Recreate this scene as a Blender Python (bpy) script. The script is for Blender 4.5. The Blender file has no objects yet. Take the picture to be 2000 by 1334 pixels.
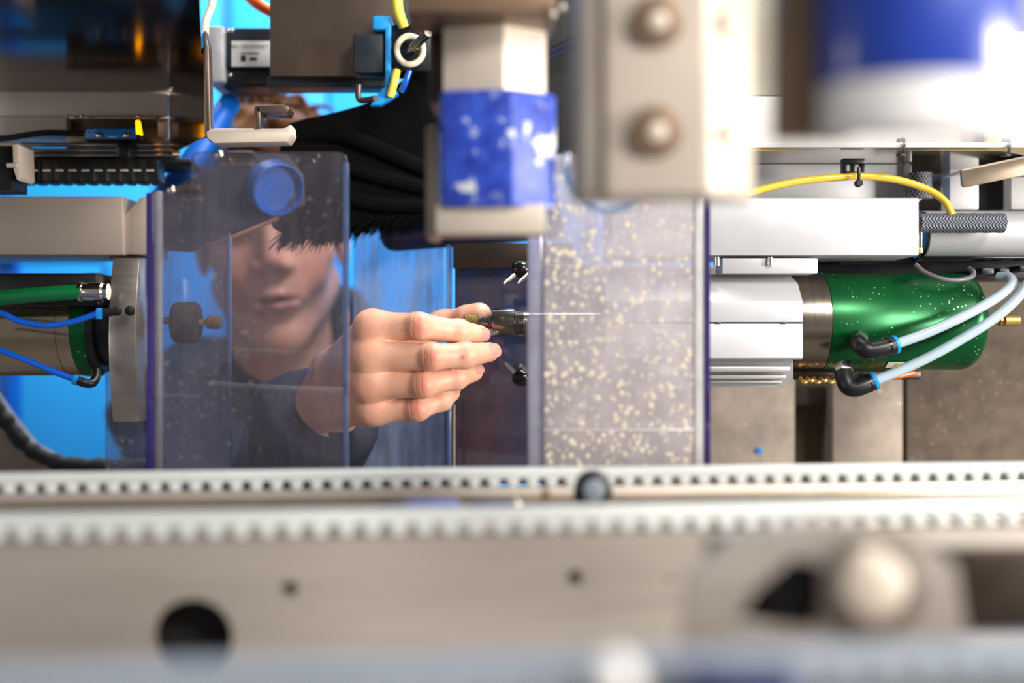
import bpy, bmesh, math, random
import numpy as np
from mathutils import Vector, Matrix
random.seed(7); np.random.seed(7)
sc = bpy.context.scene
COL = sc.collection

# ------------------------------------------------------------------ camera
F = 2347.0            # focal length in pixels of the 2000 px wide frame
CD = 0.88             # camera stands 0.88 m in front of the hand
cam = bpy.data.cameras.new('camera'); camo = bpy.data.objects.new('camera', cam); COL.objects.link(camo)
camo.location = (0, -CD, 0); camo.rotation_euler = (math.pi / 2, 0, 0)
cam.sensor_width = 36; cam.lens = 36 * F / 2000; cam.clip_start = 0.01
cam.dof.use_dof = True; cam.dof.focus_distance = 0.868; cam.dof.aperture_fstop = 3.0
sc.camera = camo

# ------------------------------------------------------------------ world and lights
w = bpy.data.worlds.new('hall'); sc.world = w; w.use_nodes = True
bg = w.node_tree.nodes['Background']; bg.inputs[0].default_value = (0.93, 0.93, 1.0, 1); bg.inputs[1].default_value = 0.17

def area(name, loc, target, size, power, col=(1, 1, 1), size_y=None):
    l = bpy.data.lights.new(name, 'AREA'); l.energy = power; l.color = col; l.size = size
    if size_y: l.shape = 'RECTANGLE'; l.size_y = size_y
    o = bpy.data.objects.new(name, l); COL.objects.link(o); o.location = loc
    o.rotation_euler = (Vector(target) - Vector(loc)).to_track_quat('-Z', 'Y').to_euler()
    return o
area('softbox_key', (2.0, -1.30, 0.10), (0.0, 0.0, 0.0), 0.6, 66, (1.0, 0.955, 0.90))
area('softbox_high', (1.25, -2.2, 1.36), (0.0, 0.0, 0.0), 0.6, 46, (1.0, 0.955, 0.90))
area('softbox_fill', (-2.3, -1.5, 0.02), (-0.2, 0.0, 0.1), 0.5, 5, (1.0, 0.96, 0.92))
area('hall_lamp', (-0.2, 0.95, 1.55), (-0.30, 1.57, 0.0), 1.6, 50, (0.95, 0.98, 1.0), 0.5)
area('face_fill_light', (0.22, 0.06, 0.78), (-0.2, 0.30, 0.0), 0.3, 8, (1.0, 0.97, 0.94))  # unseen light, added to brighten the operator's face
sc.view_settings.view_transform = 'Standard'; sc.view_settings.look = 'None'
sc.view_settings.gamma = 1.0; sc.view_settings.use_curve_mapping = False
sc.view_settings.exposure = 0.35

# ------------------------------------------------------------------ helpers
def P(px, py, d):
    return Vector(((px - 1000) * d / F, d - CD, (667 - py) * d / F))
def L(n, d): return n * d / F
def lin(c): 
    c = c / 255.0
    return c / 12.92 if c <= 0.04045 else ((c + 0.055) / 1.055) ** 2.4
def rgb(*c): return (lin(c[0]), lin(c[1]), lin(c[2]), 1.0)

class NT:
    def __init__(s, name):
        s.m = bpy.data.materials.new(name); s.m.use_nodes = True; s.t = s.m.node_tree
        s.b = s.t.nodes['Principled BSDF']; s.out = s.t.nodes['Material Output']
    def n(s, kind, **kw):
        x = s.t.nodes.new(kind)
        for k, v in kw.items():
            if k in x.inputs.keys(): x.inputs[k].default_value = v
            else: setattr(x, k, v)
        return x
    def l(s, a, b): s.t.links.new(a, b)
    def tc(s): 
        return s.n('ShaderNodeTexCoord').outputs['Object']
    def noise(s, scale, detail=4, rough=0.6, vec=None, sc3=None):
        x = s.n('ShaderNodeTexNoise'); x.inputs['Scale'].default_value = scale
        x.inputs['Detail'].default_value = detail; x.inputs['Roughness'].default_value = rough
        v = vec or s.tc()
        if sc3:
            mp = s.n('ShaderNodeMapping'); mp.inputs['Scale'].default_value = sc3; s.l(v, mp.inputs['Vector']); v = mp.outputs[0]
        s.l(v, x.inputs['Vector']); return x.outputs['Fac']
    def ramp(s, fac, stops):
        r = s.n('ShaderNodeValToRGB'); e = r.color_ramp.elements
        while len(e) < len(stops): e.new(0.5)
        for k, (p, c) in enumerate(stops): e[k].position = p; e[k].color = c if len(c) == 4 else (*c, 1)
        s.l(fac, r.inputs['Fac']); return r.outputs['Color']
    def mix(s, fac, a, b, blend='MIX'):
        x = s.n('ShaderNodeMix', data_type='RGBA', blend_type=blend)
        for sock, v in ((x.inputs[0], fac), (x.inputs[6], a), (x.inputs[7], b)):
            if hasattr(v, 'is_output'): s.l(v, sock)
            elif sock is x.inputs[0]: sock.default_value = v
            else: sock.default_value = v
        return x.outputs[2]

def G1(v): return (v, v, v, 1)
def M(name, col, metal=0.0, rough=0.45, var=0.18, scale=40, bump=0.0, bscale=300, brushed=None, spots=None, spec=0.5, coat=0.0, sub=0.0):
    """plain procedural surface: slightly uneven colour and gloss, optional brushing, spots and bump"""
    t = NT(name); b = t.b
    c = rgb(*col) if max(col) > 1 else (*col, 1)
    dark = tuple(x * (1 - var) for x in c[:3]) + (1,); lite = tuple(min(1, x * (1 + var)) for x in c[:3]) + (1,)
    f = t.noise(scale, 5, 0.6, sc3=brushed)
    colr = t.ramp(f, [(0.3, dark), (0.7, lite)])
    if spots:
        scol, sscale, thr = spots
        v = t.n('ShaderNodeTexVoronoi'); v.inputs['Scale'].default_value = sscale; v.inputs['Randomness'].default_value = 1
        t.l(t.tc(), v.inputs['Vector'])
        k = t.ramp(v.outputs['Distance'], [(thr, G1(1)), (thr + 0.05, G1(0))])
        g = t.ramp(t.noise(sscale * 0.13, 3), [(0.5, G1(0)), (0.6, G1(1))])
        kk = t.mix(1.0, k, g, 'MULTIPLY')
        colr = t.mix(kk, colr, rgb(*scol))
    t.l(colr, b.inputs['Base Color'])
    b.inputs['Metallic'].default_value = metal; b.inputs['Specular IOR Level'].default_value = spec
    if coat: b.inputs['Coat Weight'].default_value = coat; b.inputs['Coat Roughness'].default_value = 0.1
    r = t.n('ShaderNodeMapRange'); r.inputs[3].default_value = max(0.02, rough - 0.08); r.inputs[4].default_value = rough + 0.08
    t.l(t.noise(scale * 2.3, 3, sc3=brushed), r.inputs[0]); t.l(r.outputs[0], b.inputs['Roughness'])
    if bump:
        bp = t.n('ShaderNodeBump'); bp.inputs['Strength'].default_value = bump; bp.inputs['Distance'].default_value = 0.001
        t.l(t.noise(bscale, 4, sc3=brushed), bp.inputs['Height']); t.l(bp.outputs[0], b.inputs['Normal'])
    if sub:
        b.inputs['Subsurface Weight'].default_value = sub; b.inputs['Subsurface Radius'].default_value = (0.004, 0.0015, 0.0008); b.inputs['Subsurface Scale'].default_value = 1.0
    return t.m

def acrylic(name, haze, hazecol, tint=(0.93, 0.93, 0.97, 1), spotcol=None, sscale=350, sthr=0.22, samt=0.8, streak=0.0, refl=0.10, rough=0.03, var=0.6):
    """clear sheet plastic: see-through, a little glossy, with a dirty film and dried spatter"""
    t = NT(name); t.t.nodes.remove(t.b)
    tr = t.n('ShaderNodeBsdfTransparent'); tr.inputs[0].default_value = tint
    di = t.n('ShaderNodeBsdfDiffuse'); tl = t.n('ShaderNodeBsdfTranslucent'); md = t.n('ShaderNodeMixShader'); md.inputs[0].default_value = 0.4; gl = t.n('ShaderNodeBsdfGlossy'); gl.inputs['Roughness'].default_value = rough
    lw = t.n('ShaderNodeLayerWeight'); lw.inputs['Blend'].default_value = 0.25
    mx = t.n('ShaderNodeMixShader'); my = t.n('ShaderNodeMixShader')
    n1 = t.ramp(t.noise(14, 6, 0.65), [(0.3, G1(haze * (1 - var))), (0.72, G1(min(1, haze * (1 + var))))])
    fac = n1
    if streak:
        n2 = t.ramp(t.noise(20, 4, 0.7, sc3=(6, 6, 0.5)), [(0.45, G1(0)), (0.75, G1(streak))])
        fac = t.mix(1.0, fac, n2, 'ADD')
    colr = t.ramp(t.noise(60, 4), [(0.3, tuple(x * 0.8 for x in rgb(*hazecol)[:3])), (0.7, rgb(*hazecol))])
    if spotcol:
        for (s_, th) in ((sscale, sthr), (sscale * 0.45, sthr * 0.8)):
            v = t.n('ShaderNodeTexVoronoi'); v.inputs['Scale'].default_value = s_; t.l(t.tc(), v.inputs['Vector'])
            k = t.ramp(v.outputs['Distance'], [(th * 0.6, G1(samt)), (th, G1(0))])
            g = t.ramp(t.noise(s_ * 0.1, 4), [(0.42, G1(0)), (0.6, G1(1))])
            kk = t.mix(1.0, k, g, 'MULTIPLY')
            fac = t.mix(1.0, fac, kk, 'LIGHTEN'); colr = t.mix(kk, colr, rgb(*spotcol))
    t.l(colr, di.inputs[0]); t.l(colr, tl.inputs[0]); t.l(di.outputs[0], md.inputs[1]); t.l(tl.outputs[0], md.inputs[2])
    t.l(fac, mx.inputs[0]); t.l(tr.outputs[0], mx.inputs[1]); t.l(md.outputs[0], mx.inputs[2])
    mr = t.n('ShaderNodeMapRange'); mr.inputs[3].default_value = refl; mr.inputs[4].default_value = 0.9
    t.l(lw.outputs['Fresnel'], mr.inputs[0]); 
    t.l(mr.outputs[0], my.inputs[0]); t.l(mx.outputs[0], my.inputs[1]); t.l(gl.outputs[0], my.inputs[2])
    t.l(my.outputs[0], t.out.inputs[0]); return t.m

def obj(name, bm, mat, parent=None, ang=35, kind=None):
    me = bpy.data.meshes.new(name)
    if isinstance(bm, bmesh.types.BMesh):
        bmesh.ops.recalc_face_normals(bm, faces=bm.faces[:]); bm.to_mesh(me); bm.free()
    else:
        v, f = bm
        if len(v) > 3000:
            me.vertices.add(len(v)); me.vertices.foreach_set('co', np.asarray(v, dtype=np.float32).ravel())
            f = np.asarray(f, dtype=np.int32); k = f.shape[1]
            me.loops.add(f.size); me.loops.foreach_set('vertex_index', f.ravel())
            me.polygons.add(len(f)); me.polygons.foreach_set('loop_start', np.arange(0, f.size, k, dtype=np.int32))
            me.update(calc_edges=True)
        else:
            me.from_pydata([tuple(x) for x in v], [], [tuple(int(i) for i in x) for x in f]); me.update()
    me.validate()
    n = len(me.vertices); co = np.empty(n * 3, dtype=np.float32); me.vertices.foreach_get('co', co); co = co.reshape(-1, 3)
    c = Vector(((co.min(0) + co.max(0)) / 2).tolist())
    co = co - np.array(c, dtype=np.float32); me.vertices.foreach_set('co', co.ravel())
    me.polygons.foreach_set('use_smooth', [True] * len(me.polygons))
    if ang < 170: me.set_sharp_from_angle(angle=math.radians(ang))
    me.update()
    me.materials.append(mat)
    o = bpy.data.objects.new(name, me); COL.objects.link(o)
    if parent is not None:
        o.parent = parent; o.location = c - world_of(parent)
    else: o.location = c
    if kind: o['kind'] = kind
    return o
def world_of(o):
    v = Vector((0, 0, 0))
    while o is not None: v += o.location; o = o.parent
    return v
def tag(o, label, cat, group=None):
    o['label'] = label; o['category'] = cat
    if group: o['group'] = group
    return o
def thing(name, label, cat, loc, group=None):
    o = bpy.data.objects.new(name, None); COL.objects.link(o); o.location = loc; o.empty_display_size = 0.02
    return tag(o, label, cat, group)
def struct(o): o['kind'] = 'structure'; return o
def B(): return bmesh.new()

def box(bm, lo, hi, bev=0.0, rot=None, piv=None, seg=2):
    lo = Vector(lo); hi = Vector(hi); c = (lo + hi) / 2; s = hi - lo
    r = bmesh.ops.create_cube(bm, size=1.0, matrix=Matrix.Translation(c) @ Matrix.Diagonal((abs(s.x), abs(s.y), abs(s.z), 1)))
    vs = r['verts']
    if bev:
        es = list({e for v in vs for e in v.link_edges})
        rr = bmesh.ops.bevel(bm, geom=es, offset=min(bev, 0.45 * min(abs(s.x), abs(s.y), abs(s.z))), segments=seg, affect='EDGES', profile=0.5)
        vs = list({v for f in rr['faces'] for v in f.verts} | {v for v in vs if v.is_valid})
    if rot is not None:
        bmesh.ops.rotate(bm, cent=piv or c, matrix=rot, verts=vs)
    return bm
def bx(bm, x0, y0, x1, y1, d, depth, bev=0.0008, **k):
    a = P(x0, y1, d); b = P(x1, y0, d); b.y += depth
    return box(bm, a, b, bev, **k)
def frame_of(ax):
    ax = ax.normalized(); u = Vector((0, 0, 1)) if abs(ax.z) < 0.9 else Vector((1, 0, 0))
    u = (u - ax * u.dot(ax)).normalized(); return u, ax.cross(u)
def lathe(bm, p0, ax, prof, seg=40, cap=True):
    """prof: list of (distance along the axis, radius)"""
    ax = Vector(ax).normalized(); u, v = frame_of(ax); p0 = Vector(p0); rings = []
    for t, r in prof:
        rings.append([bm.verts.new(p0 + ax * t + (u * math.cos(a) + v * math.sin(a)) * max(r, 1e-5)) for a in (2 * math.pi * i / seg for i in range(seg))])
    for a, b in zip(rings, rings[1:]):
        for i in range(seg): bm.faces.new((a[i], a[(i + 1) % seg], b[(i + 1) % seg], b[i]))
    if cap: bm.faces.new(rings[0][::-1]); bm.faces.new(rings[-1])
    return bm
def cyl(bm, a, b, r, seg=32, bev=0.0):
    a = Vector(a); b = Vector(b); n = (b - a).length
    pr = [(0, r), (n, r)] if not bev else [(0, r - bev), (bev, r), (n - bev, r), (n, r - bev)]
    return lathe(bm, a, b - a, pr, seg)
def spline(pts, n=8):
    pts = [Vector(p) for p in pts]; q = [2 * pts[0] - pts[1]] + pts + [2 * pts[-1] - pts[-2]]; out = []
    for i in range(1, len(q) - 2):
        for k in range(n):
            t = k / n; a, b, c, e = q[i - 1], q[i], q[i + 1], q[i + 2]
            out.append(0.5 * ((2 * b) + (c - a) * t + (2 * a - 5 * b + 4 * c - e) * t * t + (3 * b - a - 3 * c + e) * t ** 3))
    return out + [pts[-1]]
def tube(bm, pts, r, seg=14, smooth=8):
    pts = spline(pts, smooth) if smooth else [Vector(p) for p in pts]
    n = len(pts); u = None; rings = []
    for i, p in enumerate(pts):
        t = (pts[min(i + 1, n - 1)] - pts[max(i - 1, 0)]).normalized()
        if u is None: u, _ = frame_of(t)
        u = (u - t * u.dot(t)).normalized(); v = t.cross(u)
        rr = r(i / (n - 1)) if callable(r) else r
        rings.append([bm.verts.new(p + (u * math.cos(a) + v * math.sin(a)) * rr) for a in (2 * math.pi * k / seg for k in range(seg))])
    for a, b in zip(rings, rings[1:]):
        for i in range(seg): bm.faces.new((a[i], a[(i + 1) % seg], b[(i + 1) % seg], b[i]))
    bm.faces.new(rings[0][::-1]); bm.faces.new(rings[-1]); return bm
def prism(bm, poly, off, bev=0.0):
    """solid between the 3D polygon and the same polygon shifted by off"""
    off = Vector(off); a = [bm.verts.new(Vector(p)) for p in poly]; b = [bm.verts.new(Vector(p) + off) for p in poly]; n = len(a)
    fs = [bm.faces.new(a[::-1]), bm.faces.new(b)]
    for i in range(n): fs.append(bm.faces.new((a[i], a[(i + 1) % n], b[(i + 1) % n], b[i])))
    if bev:
        bmesh.ops.recalc_face_normals(bm, faces=fs)
        bmesh.ops.bevel(bm, geom=list({e for f in fs for e in f.edges}), offset=bev, segments=2, affect='EDGES', profile=0.5)
    return bm
def pp(d, *pts): return [P(x, y, d) for x, y in pts]
def ball(bm, c, r, sub=3, scale=(1, 1, 1)):
    bmesh.ops.create_icosphere(bm, subdivisions=sub, radius=1.0, matrix=Matrix.Translation(Vector(c)) @ Matrix.Diagonal((r * scale[0], r * scale[1], r * scale[2], 1)))
    return bm
def text_mesh(txt, size, loc, rotx=math.pi / 2, name='print'):
    cu = bpy.data.curves.new(name, 'FONT'); cu.body = txt; cu.size = size; cu.align_x = 'CENTER'; cu.align_y = 'CENTER'
    o = bpy.data.objects.new(name, cu); COL.objects.link(o)
    dg = bpy.context.evaluated_depsgraph_get(); dg.update()
    me = bpy.data.meshes.new_from_object(o.evaluated_get(dg))
    bpy.data.objects.remove(o); bm = B(); bm.from_mesh(me); bpy.data.meshes.remove(me)
    bmesh.ops.transform(bm, matrix=Matrix.Translation(Vector(loc)) @ Matrix.Rotation(rotx, 4, 'X'), verts=bm.verts[:])
    return bm
def holed_plate(outer, holes, thick, to_world):
    """flat plate in local (u, v), with round holes; to_world maps (u, v, w) with w the thickness direction"""
    cu = bpy.data.curves.new('plate', 'CURVE'); cu.dimensions = '2D'; cu.fill_mode = 'BOTH'; cu.extrude = thick / 2
    def add(pts):
        s = cu.splines.new('POLY'); s.points.add(len(pts) - 1); s.use_cyclic_u = True
        for k, (a, b) in enumerate(pts): s.points[k].co = (a, b, 0, 1)
    add(outer)
    for h in holes:
        if len(h) == 3: add([(h[0] + h[2] * math.cos(2 * math.pi * k / 32), h[1] + h[2] * math.sin(2 * math.pi * k / 32)) for k in range(32)])
        else: add(h[0])
    o = bpy.data.objects.new('plate', cu); COL.objects.link(o); dg = bpy.context.evaluated_depsgraph_get(); dg.update()
    me = bpy.data.meshes.new_from_object(o.evaluated_get(dg)); bpy.data.objects.remove(o)
    bm = B(); bm.from_mesh(me); bpy.data.meshes.remove(me)
    for v in bm.verts: v.co = to_world(v.co.x, v.co.y, v.co.z)
    return bm

# ---- smooth solid modelling on a grid (for hand, head, clothing)
class Field:
    def __init__(s, lo, hi, h):
        s.lo = np.array(lo, dtype=np.float32); s.h = h
        n = np.ceil((np.array(hi) - np.array(lo)) / h).astype(int) + 1; s.n = n
        ax = [s.lo[i] + h * np.arange(n[i], dtype=np.float32) for i in range(3)]
        s.X, s.Y, s.Z = np.meshgrid(*ax, indexing='ij')
    def cone(s, a, b, ra, rb, sq=None):
        a = np.array(a, dtype=np.float32); b = np.array(b, dtype=np.float32); ba = b - a
        h = np.clip(((s.X - a[0]) * ba[0] + (s.Y - a[1]) * ba[1] + (s.Z - a[2]) * ba[2]) / max(float(ba @ ba), 1e-12), 0, 1)
        return np.sqrt((s.X - a[0] - h * ba[0]) ** 2 + (s.Y - a[1] - h * ba[1]) ** 2 + (s.Z - a[2] - h * ba[2]) ** 2) - (ra + (rb - ra) * h)
    def ell(s, c, r, R=None):
        d = [s.X - c[0], s.Y - c[1], s.Z - c[2]]
        if R is not None: d = [R[0][i] * d[0] + R[1][i] * d[1] + R[2][i] * d[2] for i in range(3)]
        k0 = np.sqrt(sum((d[i] / r[i]) ** 2 for i in range(3)))
        return (k0 - 1) * min(r)
    def mesh(s, f):
        inside = f < 0; n = f.shape
        c = np.zeros(tuple(k - 1 for k in n), dtype=np.int8)
        sl = lambda q: tuple(slice(o, o + n[i] - 1) for i, o in enumerate(q))
        corners = [(i, j, k) for i in (0, 1) for j in (0, 1) for k in (0, 1)]
        for q in corners: c += inside[sl(q)]
        act = np.argwhere((c > 0) & (c < 8)); idx = -np.ones(c.shape, dtype=np.int64); idx[tuple(act.T)] = np.arange(len(act))
        vals = np.stack([f[act[:, 0] + q[0], act[:, 1] + q[1], act[:, 2] + q[2]] for q in corners], 1)
        acc = np.zeros((len(act), 3)); cnt = np.zeros(len(act))
        for i, a in enumerate(corners):
            for j in range(i + 1, 8):
                b = corners[j]
                if sum(abs(a[k] - b[k]) for k in range(3)) != 1: continue
                va, vb = vals[:, i], vals[:, j]; m = (va < 0) != (vb < 0); t = np.where(m, va / np.where(m, va - vb, 1), 0)
                acc += np.where(m[:, None], np.array(a) + t[:, None] * (np.array(b) - np.array(a)), 0); cnt += m
        V = s.lo + s.h * (act + acc / np.maximum(cnt, 1)[:, None]); faces = []
        for ax in range(3):
            u, v = [(1, 2), (2, 0), (0, 1)][ax]
            A = inside[tuple(slice(0, n[k] - 1) for k in range(3))]
            sh = [slice(0, n[k] - 1) for k in range(3)]; sh[ax] = slice(1, n[ax])
            Bq = inside[tuple(sh)]
            e = np.argwhere(A != Bq); e = e[(e[:, u] > 0) & (e[:, v] > 0)]
            flip = A[tuple(e.T)]
            def at(du, dv):
                q = e.copy(); q[:, u] -= du; q[:, v] -= dv; return idx[tuple(q.T)]
            q = np.stack([at(0, 0), at(1, 0), at(1, 1), at(0, 1)], 1); q[~flip] = q[~flip][:, ::-1]; faces.append(q[(q >= 0).all(1)])
        return V, np.concatenate(faces)
def smin(a, b, k):
    h = np.maximum(k - np.abs(a - b), 0) / k
    return np.minimum(a, b) - h * h * k * 0.25

# ------------------------------------------------------------------ materials
m_blue_wall = M('blue_paint_wall', (22, 150, 228), 0, 0.5, 0.03, 3)
m_blue_dark = M('blue_paint_frame', (0, 92, 190), 0, 0.45, 0.05, 10)
m_floor = M('grey_floor', (110, 108, 104), 0, 0.7, 0.15, 8)
m_bed = M('dirty_steel_bed', (124, 112, 100), 0.35, 0.55, 0.3, 22, 0.25, 160, spots=((205, 190, 165), 160, 0.12))
m_bed_dirty = M('caked_steel_bed', (84, 71, 58), 0.2, 0.7, 0.35, 45, 0.4, 260, spots=((120, 102, 84), 150, 0.2))
m_slot = M('slot_olive', (98, 84, 64), 0.2, 0.7, 0.2, 30)
m_steel = M('ground_steel', (176, 166, 156), 0.85, 0.34, 0.10, 30, 0.05, 200, brushed=(0.4, 1, 4))
m_steel_rail = M('rail_steel', (186, 176, 166), 0.6, 0.42, 0.14, 16, 0.06, 150, brushed=(0.25, 1, 3))
m_steel_warm = M('warm_steel', (165, 148, 130), 0.7, 0.38, 0.14, 25)
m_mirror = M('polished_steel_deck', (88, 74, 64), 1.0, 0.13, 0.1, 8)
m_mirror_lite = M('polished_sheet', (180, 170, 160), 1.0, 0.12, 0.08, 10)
m_dark_steel = M('dark_steel', (70, 60, 52), 0.8, 0.4, 0.15, 30)
m_brown_sheet = M('brown_grey_sheet', (112, 97, 86), 0.8, 0.36, 0.18, 9)
m_brown_plate = M('brown_bracket_steel', (122, 100, 80), 0.6, 0.45, 0.12, 20)
m_beige_steel = M('beige_steel', (206, 192, 176), 0.2, 0.42, 0.06, 25)
m_alu = M('white_alu', (184, 184, 186), 0.25, 0.42, 0.02, 20)
m_alu_taupe = M('taupe_alu', (172, 158, 146), 0.45, 0.45, 0.04, 12)
m_alu_taupe_lifted = M('taupe_alu_lifted', (224, 208, 194), 0.1, 0.45, 0.04, 12)  # taupe aluminium, colour lightened to offset the shade under the deck
m_alu_grey = M('grey_alu', (160, 158, 156), 0.55, 0.36, 0.05, 20, brushed=(0.3, 1, 4))
m_white = M('white_paint', (230, 228, 226), 0, 0.4, 0.03, 10)
m_white_dim = M('white_paint_panel', (226, 224, 221), 0, 0.4, 0.04, 10)
m_olive_sheet = M('olive_sheet', (160, 154, 138), 0.1, 0.6, 0.15, 14)
m_black = M('black_plastic', (16, 16, 18), 0, 0.38, 0.2, 60)
m_brush = M('black_bristle', (5, 5, 5), 0, 0.9, 0.3, 90, spec=0.1)
m_black_rub = M('black_rubber', (13, 12, 12), 0, 0.75, 0.3, 90, 0.3, 250)
m_black_gloss = M('black_gloss', (10, 10, 12), 0, 0.16, 0.2, 30)
m_navy = M('navy_plastic', (24, 36, 78), 0, 0.4, 0.15, 20)
m_green = M('green_anodised', (2, 86, 40), 0.55, 0.33, 0.10, 18, spots=((196, 210, 180), 260, 0.13))
m_green_hose = M('green_hose', (0, 112, 58), 0, 0.4, 0.06, 30)
m_blue_hose = M('blue_hose', (0, 92, 214), 0, 0.25, 0.06, 30, coat=0.4)
m_clear_hose = M('milky_hose', (168, 186, 196), 0, 0.3, 0.05, 40, coat=0.3)
m_yellow_hose = M('yellow_hose', (222, 186, 62), 0, 0.32, 0.06, 40, coat=0.3)
m_collar = M('blue_collar', (0, 138, 222), 0, 0.35, 0.06, 40)
m_chrome = M('chrome', (214, 208, 198), 1.0, 0.18, 0.05, 50)
m_tool = M('tool_steel', (128, 120, 112), 1.0, 0.22, 0.08, 60, brushed=(6, 1, 1))
m_spin_steel = M('spindle_steel', (150, 138, 126), 1.0, 0.24, 0.10, 30, brushed=(5, 0.6, 0.6), spots=((236, 226, 206), 230, 0.12))
m_spin_left = M('spindle_steel_polished', (190, 168, 142), 1.0, 0.17, 0.06, 20, brushed=(5, 0.6, 0.6))
m_brass = M('brass', (222, 176, 104), 0.8, 0.35, 0.1, 60)
m_grit = M('diamond_grit', (132, 112, 62), 0.7, 0.35, 0.6, 1400, 1.0, 1500)
m_wheel = M('grinding_wheel', (46, 40, 36), 0, 0.8, 0.3, 200, 0.5, 500)
m_belt = M('belt_urethane', (196, 200, 196), 0, 0.5, 0.05, 30)
m_belt_blue = M('belt_blue_grey', (128, 136, 146), 0, 0.5, 0.06, 30)
m_orange = M('orange_cable', (236, 98, 16), 0, 0.4, 0.08, 40)
m_yellow = M('yellow_cable', (240, 222, 82), 0, 0.4, 0.06, 30)
m_cream = M('cream_plastic', (226, 216, 186), 0, 0.4, 0.06, 30)
m_cable = M('grey_cable', (100, 98, 104), 0, 0.4, 0.06, 30)
m_motor = M('motor_black', (40, 46, 54), 0.2, 0.42, 0.12, 50)
m_cast = M('cast_alu', (186, 188, 190), 0.3, 0.5, 0.12, 90, 0.15, 300)
m_label = M('label_white', (232, 232, 230), 0, 0.5, 0.02, 10)
m_ink = M('label_ink', (30, 30, 34), 0, 0.6, 0.05, 10)
m_sensor_blue = M('sensor_blue', (40, 130, 215), 0, 0.4, 0.05, 20)
m_print_white = M('print_white', (190, 214, 232), 0, 0.5, 0.02, 10)
m_purple_edge = M('acrylic_edge_violet', (46, 34, 92), 0, 0.12, 0.25, 12, coat=0.5)
m_lilac_edge = acrylic('acrylic_edge_lilac', 0.62, (198, 196, 214), (0.8, 0.8, 0.92, 1), refl=0.15, rough=0.15, var=0.2)
m_white_edge = acrylic('acrylic_edge_white', 0.96, (252, 248, 246), (0.9, 0.9, 0.9, 1), refl=0.1, rough=0.15, var=0.1)  # near-white haze also puts the left guard's edge highlight into colour
m_blue_edge = acrylic('acrylic_edge_blue', 0.5, (120, 140, 182), (0.7, 0.78, 0.95, 1), refl=0.12, rough=0.1, var=0.2)
m_guard_l = acrylic('guard_clear', 0.055, (148, 138, 146), (0.90, 0.89, 0.95, 1), spotcol=(176, 160, 138), sscale=200, sthr=0.24, samt=0.4, streak=0.14, refl=0.07)
m_guard_in = acrylic('guard_inner', 0.17, (128, 126, 136), (0.9, 0.9, 0.96, 1), spotcol=(176, 160, 138), sscale=200, sthr=0.32, samt=0.8, streak=0.2, refl=0.05)
m_guard_r = acrylic('guard_spattered', 0.50, (232, 222, 225), (0.80, 0.80, 0.84, 1), spotcol=(226, 210, 186), sscale=300, sthr=0.36, samt=0.75, streak=0.1, refl=0.05, rough=0.1, var=0.25)
m_guard_far = acrylic('guard_far', 0.24, (196, 200, 210), (0.82, 0.86, 0.95, 1), streak=0.55, refl=0.05, rough=0.08)
m_tinted = acrylic('tinted_plate', 0.55, (112, 88, 96), (0.42, 0.34, 0.38, 1), streak=0.1, refl=0.10)
m_cup = acrylic('clear_blue_cup', 0.45, (134, 168, 208), (0.75, 0.85, 0.98, 1), refl=0.12, var=0.1)
m_drop = M('slurry_drops', (198, 186, 166), 0, 0.35, 0.15, 300)
m_jacket = M('navy_jacket', (20, 26, 46), 0, 0.8, 0.35, 14, 0.5, 60)
m_trousers = M('dark_trousers', (30, 32, 40), 0, 0.85, 0.2, 20, 0.3, 80)
m_hair = M('brown_hair', (84, 52, 28), 0, 0.7, 0.45, 60, 0.6, 220, brushed=(1, 1, 0.4), spec=0.15)

def emit(name, col, s):
    t = NT(name); t.b.inputs['Base Color'].default_value = rgb(*col)
    t.b.inputs['Emission Color'].default_value = rgb(*col); t.b.inputs['Emission Strength'].default_value = s
    n_ = t.ramp(t.noise(200, 2), [(0.2, tuple(0.8 * x for x in rgb(*col)[:3])), (0.8, rgb(*col))]); t.l(n_, t.b.inputs['Emission Color'])
    return t.m
m_amber = emit('amber_led', (255, 158, 0), 3.0)

# worn blue paint on the press shoes
def worn_paint():
    t = NT('worn_blue_paint'); b = t.b
    k = t.noise(62, 6, 0.6); blue = t.ramp(t.noise(120, 4), [(0.3, rgb(22, 40, 140)), (0.7, rgb(48, 84, 196))])
    bare = t.ramp(t.noise(60, 3), [(0.3, rgb(176, 186, 178)), (0.7, rgb(216, 222, 216))])
    e = t.ramp(k, [(0.585, G1(0)), (0.61, G1(1))])
    s = t.ramp(t.noise(160, 3), [(0.62, G1(0)), (0.72, G1(0.45))])
    t.l(t.mix(t.mix(1.0, e, s, 'LIGHTEN'), blue, bare), b.inputs['Base Color']); b.inputs['Roughness'].default_value = 0.45
    return t.m
m_worn_blue = worn_paint()
m_press_blue = M('press_blue_paint', (24, 58, 160), 0, 0.35, 0.1, 20, coat=0.6)

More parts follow.
